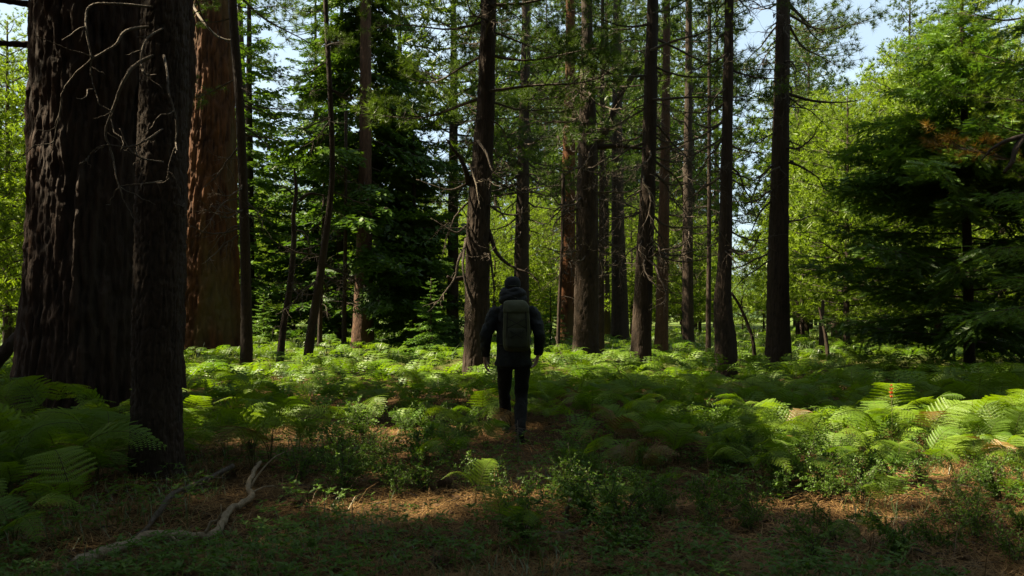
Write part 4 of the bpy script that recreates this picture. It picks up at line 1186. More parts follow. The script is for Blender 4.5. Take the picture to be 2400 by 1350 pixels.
# ferns placed one by one
for px, py, s in [(600, 985, 1.05), (640, 1085, 1.0), (590, 1100, .8), (1000, 1105, .62), (900, 985, .95), (60, 1120, 1.15), (150, 1150, 1.15), (230, 1130, 1.05), (110, 1010, 1.1), (20, 1180, 1.0), (240, 1060, 1.0), (530, 940, .9), (1420, 1215, .55)]:
    d = gd(py); fern_pts.append(((px - 1200) / F * d, d, s))
fern_pts.sort(key=lambda q: q[1] / q[2])
LAND = [((.0, 8.8), 'the hiker'), (T2['b'][:2], 'the slim front trunk'), (T1['b'][:2], 'the giant dark trunk'), ((-1.95, 5.3), 'the pale crooked branch'), (T11['b'][:2], 'the scarred leaning trunk'), (T17['b'][:2], 'the bent foot trunk'), (T18['b'][:2], 'the tall straight trunk'), (T19['b'][:2], 'the broad young fir'), (T4['b'][:2], 'the slender pole trunk'), (T7['b'][:2], 'the swept sapling'), (T14['b'][:2], 'the dark even trunk'), ((.41, 5.6), 'the upright grey stub'), ((4.05, 8.2), 'the orange flower spike'), ((-1.0, 8.0), 'the leafy shrub patch'), ((2.3, 5.2), 'the sunny straw patch')]
def rank_words(n):
    tens = ['', '', 'twenty', 'thirty', 'forty']
    low = ['', 'first', 'second', 'third', 'fourth', 'fifth', 'sixth', 'seventh', 'eighth', 'ninth', 'tenth', 'eleventh', 'twelfth', 'thirteenth', 'fourteenth', 'fifteenth', 'sixteenth', 'seventeenth', 'eighteenth', 'nineteenth', 'twentieth']
    if n <= 20: return low[n]
    if n % 10 == 0: return {30: 'thirtieth', 40: 'fortieth'}.get(n)
    return tens[n // 10] + ' ' + low[n % 10] if n < 50 else None
N_FERN = 298
info = []
for X, Y, s in fern_pts[:N_FERN]:
    old = rng.random() < .02
    dl = [math.hypot(X - a[0], Y - a[1]) for a, _ in LAND]
    info.append((X, Y, s, old, 'yellowing' if old else ('sunlit' if bool(lit_at(X, Y)) else 'shaded'), 'tall' if s > .86 else ('low' if s < .60 else 'mid sized'), int(np.argmin(dl)), min(dl)))
for k, (X, Y, s, old, look, size, li, dm) in enumerate(info):
    rank = sum(1 for q in info if q[4] == look and q[5] == size and math.hypot(q[0] - LAND[li][0][0], q[1] - LAND[li][0][1]) < dm - 1e-9) + 1
    rw = rank_words(rank)
    lab = f'{"" if rank == 1 else rw + " "}nearest {look} {size} bracken fern to {LAND[li][1]}' if rw else f'{look} {size} bracken fern in the outer bed around {LAND[li][1]}'
    t = thing('bracken_fern', lab, 'fern', (X, Y, float(gz(X, Y)) - .01), 'bracken ferns on the forest floor')
    t.scale = (s, s, s)
    a0 = rng.random() * 6.28
    nf = rng.integers(3, 5)
    for q in range(nf):
        o = bpy.data.objects.new('frond', FROND_OLD[rng.integers(2)] if old or rng.random() < .02 else FROND[rng.integers(8)]); C.objects.link(o); o.parent = t
        sc = .8 + .4 * rng.random()
        o.scale = (sc, sc, sc); o.rotation_euler = ((rng.random() - .5) * .9, (rng.random() - .62) * .8, a0 + q * 6.28 / nf + rng.random() * .8)
        o.location = ((rng.random() - .5) * .08, (rng.random() - .5) * .08, 0)
g = G()
for X, Y, s in fern_pts[N_FERN:]:
    zb = float(gz(X, Y))
    for q in range(3):
        a = rng.random() * 6.28; c, sn = math.cos(a), math.sin(a); sc = s * (.85 + .4 * rng.random()) * (1 if Y < 30 else 1.1)
        g.add_packed(FAR[rng.integers(6)], np.array([[c, -sn, 0], [sn, c, 0], [0, 0, 1]]) * sc, np.array([X, Y, zb]), .5 * (rng.random() - .5))
obj('distant_ferns', g.mesh('distant_ferns', [M_fern, M_stem], smooth=False), kind='stuff')
print('ferns', len(fern_pts), 'far tris', len(g.T))

# ------------------------------------------------------------------ low shrubs
def shrub(rg, h=.42, wide=.32, leaves=960, ll=.022):
    st, lf = G(), G(); pos, ax = [], []
    for k in range(9):
        a = rg.random() * 6.28; o = wide * (.3 + .7 * rg.random())
        tip = np.array([math.cos(a) * o, math.sin(a) * o, h * (.55 + .5 * rg.random())])
        p = smooth_path([(0, 0, -.02), tip * np.array([.35, .35, .55]) + rg.normal(size=3) * .02, tip], 8)
        tube(st, p, np.linspace(.005, .0015, 8), 4, 0, .5, caps=False)
        for _ in range(11):
            i = rg.integers(2, 8); d = norm(np.array([math.cos(a), math.sin(a), .2]) + rg.normal(size=3) * .8); l = .06 + .12 * rg.random()
            q = p[i] + d * l * np.linspace(0, 1, 4)[:, None]
            tube(st, q, [.0022, .002, .0016, .001], 3, 0, .5, caps=False)
            m = max(6, leaves // 60)
            for j in range(m):
                pos.append(p[i] + d * l * (j + .8) / m + rg.normal(size=3) * .006); ax.append(norm(d * .6 + rg.normal(size=3) * .75 + np.array([0, 0, .15])))
    pos, ax = np.array(pos), np.array(ax)
    up = norm(np.array([0, 0, 1.0]) + rg.normal(size=pos.shape) * .5); b2 = norm(np.cross(up, ax)); M = np.stack([ax, b2, np.cross(ax, b2)], -1)
    tv = np.array([(0, 0, 0), (.32, -.24, .06), (.75, -.17, .03), (1, 0, -.05), (.75, .17, .03), (.32, .24, .06)], float); tt = np.array([(0, 1, 5), (1, 2, 5), (2, 4, 5), (2, 3, 4)])
    scatter(lf, tv, tt, pos, M, ll * (.7 + .6 * rg.random(len(pos))), 0, rg.random(len(pos)))
    return st.mesh('stem', M_dtwig), lf.mesh('foliage', M_shrub, smooth=False)
SHR = [shrub(r4) for _ in range(4)] + [shrub(r4, .34, .34, 900, .027), shrub(r4, .3, .25, 640, .022)]
shr_pts = [(1400, 1215, .95, 4), (1465, 1235, .8, 1), (1235, 1262, .8, 0), (1215, 1180, .75, 5), (790, 1075, .85, 0), (850, 1045, .95, 1), (730, 1040, .85, 2), (1010, 1020, .9, 3), (960, 985, 1.0, 4), (900, 1085, .8, 5), (700, 1120, .9, 3), (800, 1150, .9, 2), (590, 1060, 1.1, 1), (500, 1050, .8, 0), (1120, 1000, .9, 2), (1080, 1040, .8, 1)]
shr = [((px - 1200) / F * gd(py), gd(py), s, v) for px, py, s, v in shr_pts]
for k in range(1400):
    d = 4.3 + 6 * rng.random(); px = 2400 * rng.random(); X = (px - 1200) / F * d
    ok = (X > .3 and d < 7.6) or (X > 1.6) or (-1.9 < X < -.2 and 6 < d < 10)
    if not ok or rng.random() > (.9 if X > 2.0 else .38) or len(shr) > 150: continue
    if any((X - a) ** 2 + (d - b) ** 2 < .075 for a, b, *_ in shr) or (abs(X) < .4 and d > 6.3) or not trunk_clear(X, d): continue
    if 1.95 < X < 2.9 and 4.9 < d < 5.7: continue
    shr.append((X, d, .45 + .42 * rng.random(), rng.integers(6)))
slit = [bool(lit_at(q[0], q[1])) for q in shr]
for (X, Y, s, v), lt in zip(shr, slit):
    dl = [math.hypot(X - a[0], Y - a[1]) for a, _ in LAND]; li = int(np.argmin(dl))
    rank = sum(1 for q, l in zip(shr, slit) if l == lt and math.hypot(q[0] - LAND[li][0][0], q[1] - LAND[li][0][1]) < dl[li] - 1e-9) + 1
    rw = rank_words(rank); lk = 'sunlit' if lt else 'dark'
    lab = f'{"" if rank == 1 else rw + " "}nearest {lk} small leaved low shrub to {LAND[li][1]}' if rw else f'{lk} small leaved low shrub well away from {LAND[li][1]}'
    t = thing('low_shrub', lab, 'shrub', (X, Y, float(gz(X, Y)) - .01), 'low shrubs on the forest floor')
    t.scale = (s, s, s); t.rotation_euler = (0, 0, rng.random() * 6.28)
    obj('stem', SHR[v][0], t); obj('foliage', SHR[v][1], t)

# ------------------------------------------------------------------ seedlings, grass, straw
g = G()
tv = np.array([(0, 0, 0), (.4, -.14, .10), (1, 0, .02), (.4, .14, .10)], float); tt = np.array([(0, 1, 3), (1, 2, 3)])
pos, ax, sc = [], [], []
BRW = smooth_path([((px - 1200) / F * gd(py), gd(py)) for px, py in ((165, 1345), (350, 1277), (500, 1252), (540, 1202), (587, 1174), (600, 1120))], 40)
def by_branch(x, y, r): return bool((np.hypot(BRW[:, 0] - x, BRW[:, 1] - y) < r).any())
for k in range(3000):
    d = 3.7 + 6.5 * rng.random() ** 1.6; px = -100 + 2600 * rng.random(); X = (px - 1200) / F * d
    if vnoise(X * .8 + 40, d * .8) < (.34 if X > -.8 else .32) or (1.9 < X < 2.9 and 4.9 < d < 5.8) or (-1.2 < X < .1 and 5.4 < d < 6.3) or by_branch(X, d, .26): continue
    zb = float(gz(X, d)); n = rng.integers(2, 6)
    for q in range(n):
        c = np.array([X, d, zb]) + np.array([rng.normal() * .05, rng.normal() * .05, .02 + .16 * rng.random()])
        for m in range(6):
            a = rng.random() * 6.28; pos.append(c); ax.append(norm(np.array([math.cos(a), math.sin(a), .15 + .6 * (rng.random() - .4)]))); sc.append(.024 + .036 * rng.random())
pos, ax = np.array(pos), np.array(ax)
up = norm(np.array([0, 0, 1.0]) + rng.normal(size=pos.shape) * .3); b2 = norm(np.cross(up, ax)); M = np.stack([ax, b2, np.cross(ax, b2)], -1)
scatter(g, tv, tt, pos, M, sc, 0, rng.random(len(pos)))
obj('ground_cover', g.mesh('ground_cover', M_shrub, smooth=False), kind='stuff')

def blades(n, region, ln, wd, lean, mat, name, dens=None, lift=.0, flat=False):
    g = G()
    d = region[0] + (region[1] - region[0]) * rng.random(n) ** region[2]
    px = -120 + 2640 * rng.random(n); X = (px - 1200) / F * d
    if dens is not None:
        q = dens(X, d); X, d = X[q], d[q]; n = len(X)
    zb = gz(X, d)
    a = rng.random(n) * 6.28; l = ln * (.5 + .9 * rng.random(n)); el = lean[0] + (lean[1] - lean[0]) * rng.random(n)
    dr = np.stack([np.cos(a) * np.cos(el), np.sin(a) * np.cos(el), np.sin(el)], -1)
    sd = np.stack([-np.sin(a), np.cos(a), np.zeros(n)], -1) * wd * .5
    bend = (rng.random((n, 1)) - .5) * 2 * l[:, None] * (.22 if flat else 0) * sd / (wd * .5)
    p0 = np.stack([X, d, zb + lift * rng.random(n)], -1)
    drop = np.array([0, 0, 1.0]) * (l * (.0 if flat else .28))[:, None]
    p1 = p0 + dr * l[:, None] * .5 + bend; p2 = p0 + dr * l[:, None] - drop
    V = np.stack([p0 - sd, p0 + sd, p1 - sd * .8, p1 + sd * .8, p2], 1)
    T = np.array([(0, 1, 3), (0, 3, 2), (2, 3, 4)])
    g.add(V.reshape(-1, 3), (T[None] + (np.arange(n) * 5)[:, None, None]).reshape(-1, 3), None, 0, np.repeat(rng.random(n), 5))
    obj(name, g.mesh(name, mat, smooth=False), kind='stuff')
blades(80000, (3.7, 13, 1.5), .16, .0048, (-.03, .25), M_straw, 'pine_straw', lift=.035, flat=True)
blades(3200, (3.7, 11, 1.4), .30, .004, (.35, 1.3), M_straw, 'dry_grass', lambda x, y: vnoise(x * .9 + 3, y * .9 + 70) > .5)
blades(9000, (3.7, 9, 1.3), .20, .006, (.5, 1.4), M_grass, 'grass', lambda x, y: (vnoise(x * 1.1 + 13, y * 1.1) > np.where(x < -1.2, .42, .62)) & (np.hypot(BRW[None, :, 0] - x[:, None], BRW[None, :, 1] - y[:, None]).min(1) > .14))
blades(22000, (24, 75, 1.0), .55, .035, (.5, 1.4), M_grass, 'meadow_grass', lambda x, y: (vnoise(x * .3, y * .3) > .35))

g = G()
for k in range(420):
    d = 3.8 + 8 * rng.random() ** 1.3; X = (2600 * rng.random() - 1300) / F * d; a = rng.random() * 6.28; l = .08 + .32 * rng.random() ** 2
    q = np.array([(X, d, 0), (X + math.cos(a) * l * .5 + .02 * rng.normal(), d + math.sin(a) * l * .5 + .02 * rng.normal(), 0), (X + math.cos(a) * l, d + math.sin(a) * l, 0)])
    q[:, 2] = gz(q[:, 0], q[:, 1]) + .015 + np.array([0, .03, .02]) * rng.random()
    tube(g, q, np.array([1, .8, .5]) * (.003 + .005 * rng.random()), 5, 0, rng.random())
obj('twig_litter', g.mesh('twig_litter', M_twig), kind='stuff')
g = G()
for k in range(900):
    d = 3.8 + 7 * rng.random() ** 1.3; X = (2600 * rng.random() - 1300) / F * d; r = .012 + .03 * rng.random()
    a = np.arange(5) * 1.2566 + rng.random(); rr = r * (.6 + .6 * rng.random(5)); zb = float(gz(X, d)) + .012
    V = np.stack([X + rr * np.cos(a), d + rr * np.sin(a) * .8, zb + .03 * (rng.random(5) - .3)], -1); V = np.vstack([V, [X, d, zb + .018]])
    g.add(V, [(5, q, (q + 1) % 5) for q in range(5)], None, 0, rng.random())
obj('bark_chips', g.mesh('bark_chips', M_redd, smooth=False), kind='stuff')

# ------------------------------------------------------------------ fallen wood
def ground_branch(name, label, cat, pts, r0, r1_, mat, sub=0, seg=10, lift=.0):
    """pts: (px, py, height above the floor)."""
    q = []
    for px, py, h in pts:
        d = (CAMH - h) * F / (py - 740); x = (px - 1200) / F * d
        q.append((x, d, float(gz(x, d)) + h + lift))
    p = smooth_path(q, 14 * len(q) // 2); n = len(p)
    p = p + np.stack([fbm(np.arange(n) * .35, 3 + r0 * 99, k * 9.0) - .5 for k in range(3)], -1) * r0 * 1.6
    b = p[0].copy(); g = G()
    rr = np.linspace(r0, r1_, n) * (1 + .25 * (fbm(np.arange(n) * .6, 9.0, 1.0) - .5))
    tube(g, p - b, rr, seg, 0, .5, rough=.14)
    o = tag(obj(name, g.mesh(name, mat), None, b.tolist()), label, cat)
    for k in range(sub):
        t = rng.integers(n // 4, n - 2); tg = norm(p[t + 1] - p[t]); s_ = norm(np.cross(tg, rng.normal(size=3))); s_[2] = abs(s_[2])
        l = .15 + .3 * rng.random(); s = (p[t] - b) + np.cumsum(np.vstack([np.zeros(3), norm(tg * .5 + s_ * .8 + rng.normal(size=(5, 3)) * .3) * l / 5]), 0)
        gg = G(); tube(gg, s, np.linspace(rr[t] * .45, .003, 6), 6, 0, .5, rough=.2)
        obj('side_twig', gg.mesh('side_twig', mat), o)
    return o
ground_branch('fallen_branch', 'pale bare crooked branch curving over the ground beside the slim trunk', 'branch', [(165, 1348, .03), (260, 1308, .04), (350, 1277, .05), (440, 1266, .05), (500, 1252, .05), (520, 1228, .05), (540, 1202, .05), (587, 1174, .06), (582, 1142, .09), (598, 1104, .14), (612, 1080, .18)], .036, .015, M_pale, sub=4, lift=.015)
ground_branch('fallen_branch', 'thin dark branch lying above the pale crooked one, its near tip grey', 'branch', [(318, 1272, .02), (345, 1250, .04), (374, 1212, .07), (402, 1178, .08), (450, 1143, .09), (500, 1115, .10), (545, 1092, .12)], .013, .022, M_twig, sub=3)
ground_branch('fallen_stick', 'short grey stick lying flat at the foot of the upright stub', 'stick', [(1232, 1226, .02), (1275, 1236, .02), (1322, 1234, .03), (1362, 1230, .02)], .016, .02, M_grey)
ground_branch('wooden_stub', 'upright grey stub of a broken stem in the lit straw', 'stub', [(1326, 1218, .0), (1330, 1190, .10), (1336, 1155, .22)], .018, .012, M_grey)
ground_branch('fallen_branch', 'pinkish dead branch on the straw left of the scarred trunk', 'branch', [(1068, 922, .06), (1045, 914, .08), (1015, 920, .06), (985, 925, .03)], .022, .012, M_twig, sub=3)
ground_branch('fallen_log', 'short mossy chunk of log among sunlit ferns behind the slender pole', 'log', [(500, 985, .05), (520, 975, .08), (548, 962, .06)], .06, .045, M_grey)
ground_branch('fallen_branch', 'pale stick pointing out from under the bright single fern', 'branch', [(618, 952, .04), (645, 965, .03)], .03, .025, M_grey)
ground_branch('fallen_stick', 'pale bent stick on the sunny straw at the foot of the shrubs', 'stick', [(1985, 1200, .03), (2020, 1212, .03), (2040, 1222, .02)], .009, .006, M_grey)
ground_branch('fallen_stick', 'thin dark stick curved across the shaded ground behind the pale branch', 'stick', [(680, 1105, .03), (730, 1098, .05), (790, 1096, .02)], .014, .008, M_dtwig, sub=2)
# leaning dead stem by the bent foot trunk, and the log leaning behind the giant trunk
def air_branch(name, label, cat, pts, r0, r1_, mat, sub):
    p = smooth_path([P(*q) for q in pts], 26); b = p[0].copy(); g = G()
    tube(g, p - b, np.linspace(r0, r1_, 26), 8, 0, .5, rough=.2)
    o = tag(obj(name, g.mesh(name, mat), None, b.tolist()), label, cat)
    for k in range(sub):
        t = rng.integers(6, 24); tg = norm(p[t + 1] - p[t]); s_ = norm(np.cross(tg, rng.normal(size=3))); l = .2 + .5 * rng.random()
        s = (p[t] - b) + np.cumsum(np.vstack([np.zeros(3), norm(tg * .5 + s_ * .8 + rng.normal(size=(5, 3)) * .3) * l / 5]), 0)
        gg = G(); tube(gg, s, np.linspace(r0 * .35, .004, 6), 5, 0, .5); obj('side_twig', gg.mesh('side_twig', mat), o)
air_branch('dead_sapling', 'thin dark dead stem propped between the bent foot and the tall straight trunk', 'branch', [(1770, 862, 19), (1765, 800, 19), (1752, 760, 19), (1735, 720, 19), (1714, 685, 19)], .05, .03, M_bark, 5)
air_branch('leaning_log', 'rough log leaning up behind the outer side of the giant trunk', 'log', [(-40, 880, 13), (0, 838, 13), (28, 805, 13), (60, 775, 13.3)], .13, .10, M_bark, 3)
air_branch('dead_sapling', 'short leaning dead stick at the foot of the thin leaning stem', 'branch', [(1322, 848, 24), (1312, 820, 24.3), (1302, 790, 24.6)], .04, .025, M_bark, 1)
# dead weed before the hiker's feet
t = thing('dead_weed', 'grey dead weed with drooping fine stems right before the boots of the hiker', 'weed', (.055, 7.55, float(gz(.055, 7.55))))
g = G(); tube(g, np.array([(0, 0, -.02), (.005, 0, .2), (.0, .01, .42)]), [.006, .005, .003], 6, 0, .6); obj('stem', g.mesh('stem', M_grey), t)
for k in range(16):
    a = rng.random() * 6.28; h = .40 - .25 * rng.random(); l = .16 + .2 * rng.random()
    q = smooth_path([(0, 0, h), (math.cos(a) * l * .4, math.sin(a) * l * .4, h - .04), (math.cos(a) * l * .8, math.sin(a) * l * .8, max(.0, h - .2)), (math.cos(a) * l, math.sin(a) * l, max(-.02, h - .38))], 9)
    g = G(); tube(g, q, np.linspace(.0028, .0012, 9), 4, 0, .5); obj('twig', g.mesh('twig', M_twig), t)
# single dry stalks
for k, (px, py, top, dx) in enumerate([(1385, 1218, 1115, -8), (1535, 1192, 1110, 10), (1500, 1240, 1160, -30), (1345, 1150, 1030, -14), (880, 965, 890, 2), (1285, 1145, 1040, -40), (1440, 1245, 1180, -35), (885, 1240, 1180, 12), (835, 1270, 1150, -10), (2005, 1215, 1130, -15)]):
    d = gd(py); x = (px - 1200) / F * d; h = (py - top) / F * d
    b = np.array([x, d, float(gz(x, d)) - .01]); q = smooth_path([(0, 0, 0), (dx / F * d * .2 + .02 * rng.normal(), .02, h * .5), (dx / F * d, .0, h)], 10)
    g = G(); tube(g, q, np.linspace(.0045, .0018, 10), 5, 0, .7)
    lab = ['pale forked dry stalk right of the bright leafy shrub', 'tall thin dry stalk in dark ferns right of the shrub', 'slanting dry stalk leaning towards the bright shrub', 'brown upright dead stalk just behind the bright shrub', 'lone brown stalk standing among sunlit ferns left of the hiker', 'slanted thin dry stalk between the weed and the bright shrub', 'short dry stalk at the near foot of the bright shrub', 'pale short stalk in shaded straw in the near foreground', 'pale arching stalk beside dark seedlings in the near foreground', 'dry stalk standing over the sunny straw patch'][k]
    tag(obj('dry_stalk', g.mesh('dry_stalk', M_grey if k != 4 else M_twig), None, b.tolist()), lab, 'stalk', 'dry stalks')
# orange flower spike
t = thing('flower_spike', 'single orange red flower spike rising above sunlit ferns before the dark shade', 'flower', (4.05, 8.2, float(gz(4.05, 8.2))))
g = G(); tube(g, np.array([(0, 0, 0), (.01, 0, .3), (0, 0, .66)]), [.004, .004, .003], 5, 0, .5); obj('stem', g.mesh('stem', M_stem), t)
M_fl = leaf_mat('orange_petal', (.42, .07, .015), (.60, .15, .03), trans=(1, .6, .3), tr=.4)
tv2, tt2 = tuft_tmpl(26, .035, .016, 1.2, r4); g = G()
scatter(g, tv2, tt2, np.array([(0, 0, z) for z in (.56, .6, .64, .68)], float), bases(np.array([(0, 0, 1.0)] * 4)), [.8, .9, .8, .6], 0)
obj('bloom', g.mesh('bloom', M_fl, smooth=False), t)

# pine cones
def cone_tmpl(rg):
    core, sc = G(), G()
    tube(core, np.array([(0, 0, 0), (0, 0, .03), (0, 0, .08), (0, 0, .12)]), [.012, .022, .018, .004], 8, 0, .2)
    pos, ax, s = [], [], []
    for k in range(64):
        t = k / 64; a = k * 2.399; z = .004 + .112 * t; r = .018 * math.sin(math.pi * (.25 + .7 * t))
        pos.append((math.cos(a) * r, math.sin(a) * r, z)); ax.append((math.cos(a), math.sin(a), -.25 + 1.0 * t)); s.append(.042 * math.sin(math.pi * (.22 + .68 * t)))
    pos, ax = np.array(pos), norm(np.array(ax)); up = np.array([0, 0, 1.0]); b2 = norm(np.cross(up, ax)); M = np.stack([ax, b2, np.cross(ax, b2)], -1)
    tv = np.array([(0, -.18, 0), (0, .18, 0), (.8, .36, .05), (1, 0, .16), (.8, -.36, .05), (.7, 0, -.12)], float); tt = np.array([(0, 1, 2), (0, 2, 4), (2, 3, 4), (0, 4, 5), (1, 5, 2), (4, 3, 5), (2, 5, 3)])
    scatter(sc, tv, tt, pos, M, np.array(s), 0, .3 + .5 * rg.random(64))
    return core.mesh('core', M_cone), sc.mesh('scales', M_cone, smooth=False)
CONE = [cone_tmpl(r4) for _ in range(2)]
for k, (px, py, s, lab) in enumerate([(1008, 1312, 1.15, 'large dark pine cone nearest the viewer, lying in shaded straw'), (1448, 1252, .9, 'pine cone resting beside the pale forked dry stalk'), (951, 990, 1.0, 'sunlit brown pine cone on bare straw left of the hiker'), (1030, 1140, 1.0, 'pine cone lying just behind the sunny strip of straw'), (710, 1180, .9, 'pine cone beside the bend of the pale crooked branch'), (540, 1125, .8, 'pine cone at the far end of the dark fallen branch'), (2060, 1150, .9, 'brown pine cone under the sunlit shrubs')]):
    d = gd(py); x = (px - 1200) / F * d
    t = thing('pine_cone', lab, 'pine cone', (x, d, float(gz(x, d)) + .03), 'pine cones on the ground')
    t.scale = (s, s, s); t.rotation_euler = (1.2 + .4 * rng.random(), .3 * rng.random(), rng.random() * 6.28)
    obj('core', CONE[k % 2][0], t); sc_ = obj('scales', CONE[k % 2][1], t)

# ------------------------------------------------------------------ the hiker
HX, HY = .015, 8.8
HZ = float(gz(HX, HY)) - .015
M_skin = cloth_mat('skin', (.42, .24, .17), .55, 120, .12, .4)
M_jack = cloth_mat('black_shell_fabric', (.010, .012, .014), .72, 420)
M_trou = cloth_mat('black_trouser_fabric', (.0065, .006, .0055), .92, 500)
M_cap = cloth_mat('dark_cap_fabric', (.012, .014, .018), .85, 500)
M_pack = cloth_mat('olive_pack_fabric', (.046, .051, .025), .68, 460, .2)
M_packd = cloth_mat('dark_olive_trim', (.030, .033, .020), .75, 460, .2)
M_cord = cloth_mat('black_cord', (.006, .006, .006), .7, 300)
M_boot = cloth_mat('dark_boot_leather', (.013, .011, .009), .6, 200, .3)
M_hair = cloth_mat('dark_hair', (.02, .013, .009), .6, 300)
TXF = bpy.data.textures.new('cloth_folds', 'CLOUDS'); TXF.noise_scale = .11; TXF.noise_depth = 2
def finish(o, voxel, smooth_it=4, fold=0.0):
    m = o.modifiers.new('remesh', 'REMESH'); m.mode = 'VOXEL'; m.voxel_size = voxel; m.use_smooth_shade = True
    s = o.modifiers.new('smooth', 'SMOOTH'); s.iterations = smooth_it; s.factor = .5
    if fold:
        d = o.modifiers.new('folds', 'DISPLACE'); d.texture = TXF; d.strength = fold; d.mid_level = .5; d.texture_coords = 'LOCAL'
hk = thing('person', 'person walking away in black jacket, trousers and cap among the ferns', 'person', (HX, HY, HZ))
def ring_tube(g, rows, seg=20):
    """rows: x, y, z, rx, ry along a near vertical axis."""
    r = smooth_path(rows, max(10, 4 * len(rows)))
    tube(g, r[:, :3], r[:, 3], seg, 0, .5, rb=r[:, 4], side=(1, 0, 0))
def limb_tube(g, rows, seg=16):
    r = smooth_path(rows, max(10, 5 * len(rows)))
    tube(g, r[:, :3], r[:, 3], seg)
def ball(g, c, r, seg=20, rings=12):
    a = np.linspace(0.02, math.pi - .02, rings)
    c = np.array(c, float); r = np.broadcast_to(np.asarray(r, float), (3,))
    V = [(c[0] + r[0] * math.sin(t) * math.cos(q), c[1] + r[1] * math.sin(t) * math.sin(q), c[2] - r[2] * math.cos(t)) for t in a for q in np.arange(seg) * 2 * math.pi / seg]
    Q = [(i * seg + j, i * seg + (j + 1) % seg, (i + 1) * seg + (j + 1) % seg, (i + 1) * seg + j) for i in range(rings - 1) for j in range(seg)]
    V += [(c[0], c[1], c[2] - r[2]), (c[0], c[1], c[2] + r[2])]; n = seg * rings
    T = [(n, (j + 1) % seg, j) for j in range(seg)] + [(n + 1, (rings - 1) * seg + j, (rings - 1) * seg + (j + 1) % seg) for j in range(seg)]
    g.add(V, T, Q)
# pose
LS, LE, LW = np.array([-.195, 0, 1.475]), np.array([-.305, -.045, 1.19]), np.array([-.325, .06, .945])
RS, RE, RW = np.array([.215, 0, 1.475]), np.array([.300, -.075, 1.205]), np.array([.285, .075, .975])
LH, LK, LA = np.array([-.095, .01, .92]), np.array([-.105, .235, .50]), np.array([-.09, .40, .10])
RH, RK, RA = np.array([.10, 0, .92]), np.array([.095, .03, .50]), np.array([.078, -.30, .155])
def row(p, r): return [*p, r]
def hand(g, wrist, fdir, across, back, thumb_side):
    """across: direction from little to index finger; back: back of the hand."""
    f, a, b = norm(fdir), norm(across), norm(back)
    w = np.asarray(wrist, float)
    tube(g, np.array([w - f * .03, w + f * .02, w + f * .06, w + f * .098]), [.026, .033, .040, .038], 14, rb=[.022, .018, .017, .013], side=a)
    for k, (o, l) in enumerate([(-.031, .062), (-.011, .078), (.010, .084), (.030, .076)]):
        base = w + f * .085 + a * o
        curl = [.25, .6, .95] if k else [.35, .7, 1.05]
        p = [base]
        for q, c in zip((.45, .32, .27), curl): p.append(p[-1] + (f * math.cos(c) - b * math.sin(c) + a * o * .6) * l * q)
        limb_tube(g, [[*p[0], .0095], [*p[1], .0092], [*p[2], .0085], [*p[3], .0070]], 10)
    t0 = w + f * .03 + a * .030
    limb_tube(g, [[*t0, .014], [*(t0 + a * .022 + f * .030 - b * .008), .0115], [*(t0 + a * .030 + f * .056 - b * .022), .0105], [*(t0 + a * .026 + f * .078 - b * .034), .0080]], 10)
g = G()
ring_tube(g, [(0, 0, .84, .13, .10), (0, 0, .95, .155, .11), (0, 0, 1.10, .135, .10), (0, 0, 1.30, .155, .11), (0, 0, 1.44, .165, .10), (0, .0, 1.52, .085, .075), (-.003, .012, 1.58, .058, .060), (-.008, .022, 1.66, .056, .060)])
limb_tube(g, [row(LS, .055), row((LS + LE) / 2, .050), row(LE, .040), row((LE + LW) / 2, .038), row(LW, .026)])
limb_tube(g, [row(RS, .055), row((RS + RE) / 2, .050), row(RE, .040), row((RE + RW) / 2, .038), row(RW, .026)])
for h, k, a in ((LH, LK, LA), (RH, RK, RA)): limb_tube(g, [row(h, .082), row((h + k) / 2, .070), row(k, .052), row(k * .6 + a * .4, .054), row(a, .036)])
for a, fw in ((LA, np.array([0, 1, -.12])), (RA, np.array([0, .80, -.62]))):
    fw = norm(fw); limb_tube(g, [row(a - fw * .04 - np.array([0, 0, .03]), .032), row(a + fw * .06 - np.array([0, 0, .035]), .034), row(a + fw * .15 - np.array([0, 0, .04]), .026)])
HC = np.array([-.010, .030, 1.735])
ball(g, HC + [0, -.008, .02], (.077, .094, .098)); ball(g, HC + [0, .030, -.045], (.058, .066, .075))      # skull, jaw
limb_tube(g, [row(HC + [0, .088, .02], .010), row(HC + [0, .106, -.010], .013), row(HC + [0, .112, -.022], .014)], 10)   # nose
ball(g, HC + [0, .090, .030], (.05, .014, .010)); ball(g, HC + [0, .092, -.062], (.024, .010, .008)); ball(g, HC + [0, .080, -.100], (.026, .022, .020))
for s in (-1, 1): ball(g, HC + [s * .080, -.008, -.012], (.010, .019, .032), 12, 8)
hand(g, LW + [-.002, .004, -.03], (.10, .10, -1), (.15, .98, .1), (-.99, .15, .05), 1)
hand(g, RW + [-.002, .004, -.03], (-.28, .22, -1), (-.35, .92, .1), (.9, .35, -.2), 1)
body = obj('body', g.mesh('body', M_skin), hk); finish(body, .0055, 3)
for s in (-1, 1):
    g = G(); ball(g, HC + [s * .030, .082, .010], .012, 12, 8); e = obj('eye', g.mesh('eye', cloth_mat('eye_white', (.6, .6, .58), .2, 50, .05, .5)), hk)
g = G(); ring_tube(g, [tuple(HC + [0, -.014, -.055]) + (.066, .070), tuple(HC + [0, -.014, -.02]) + (.077, .090), tuple(HC + [0, -.012, .02]) + (.081, .099), tuple(HC + [0, -.01, .06]) + (.074, .09)])
V = g.V[0]; V[:, 1] = np.minimum(V[:, 1], HC[1] + .01 + .25 * (V[:, 2] - HC[2])); hr = obj('hair', g.mesh('hair', M_hair), hk); finish(hr, .006, 2, .006)
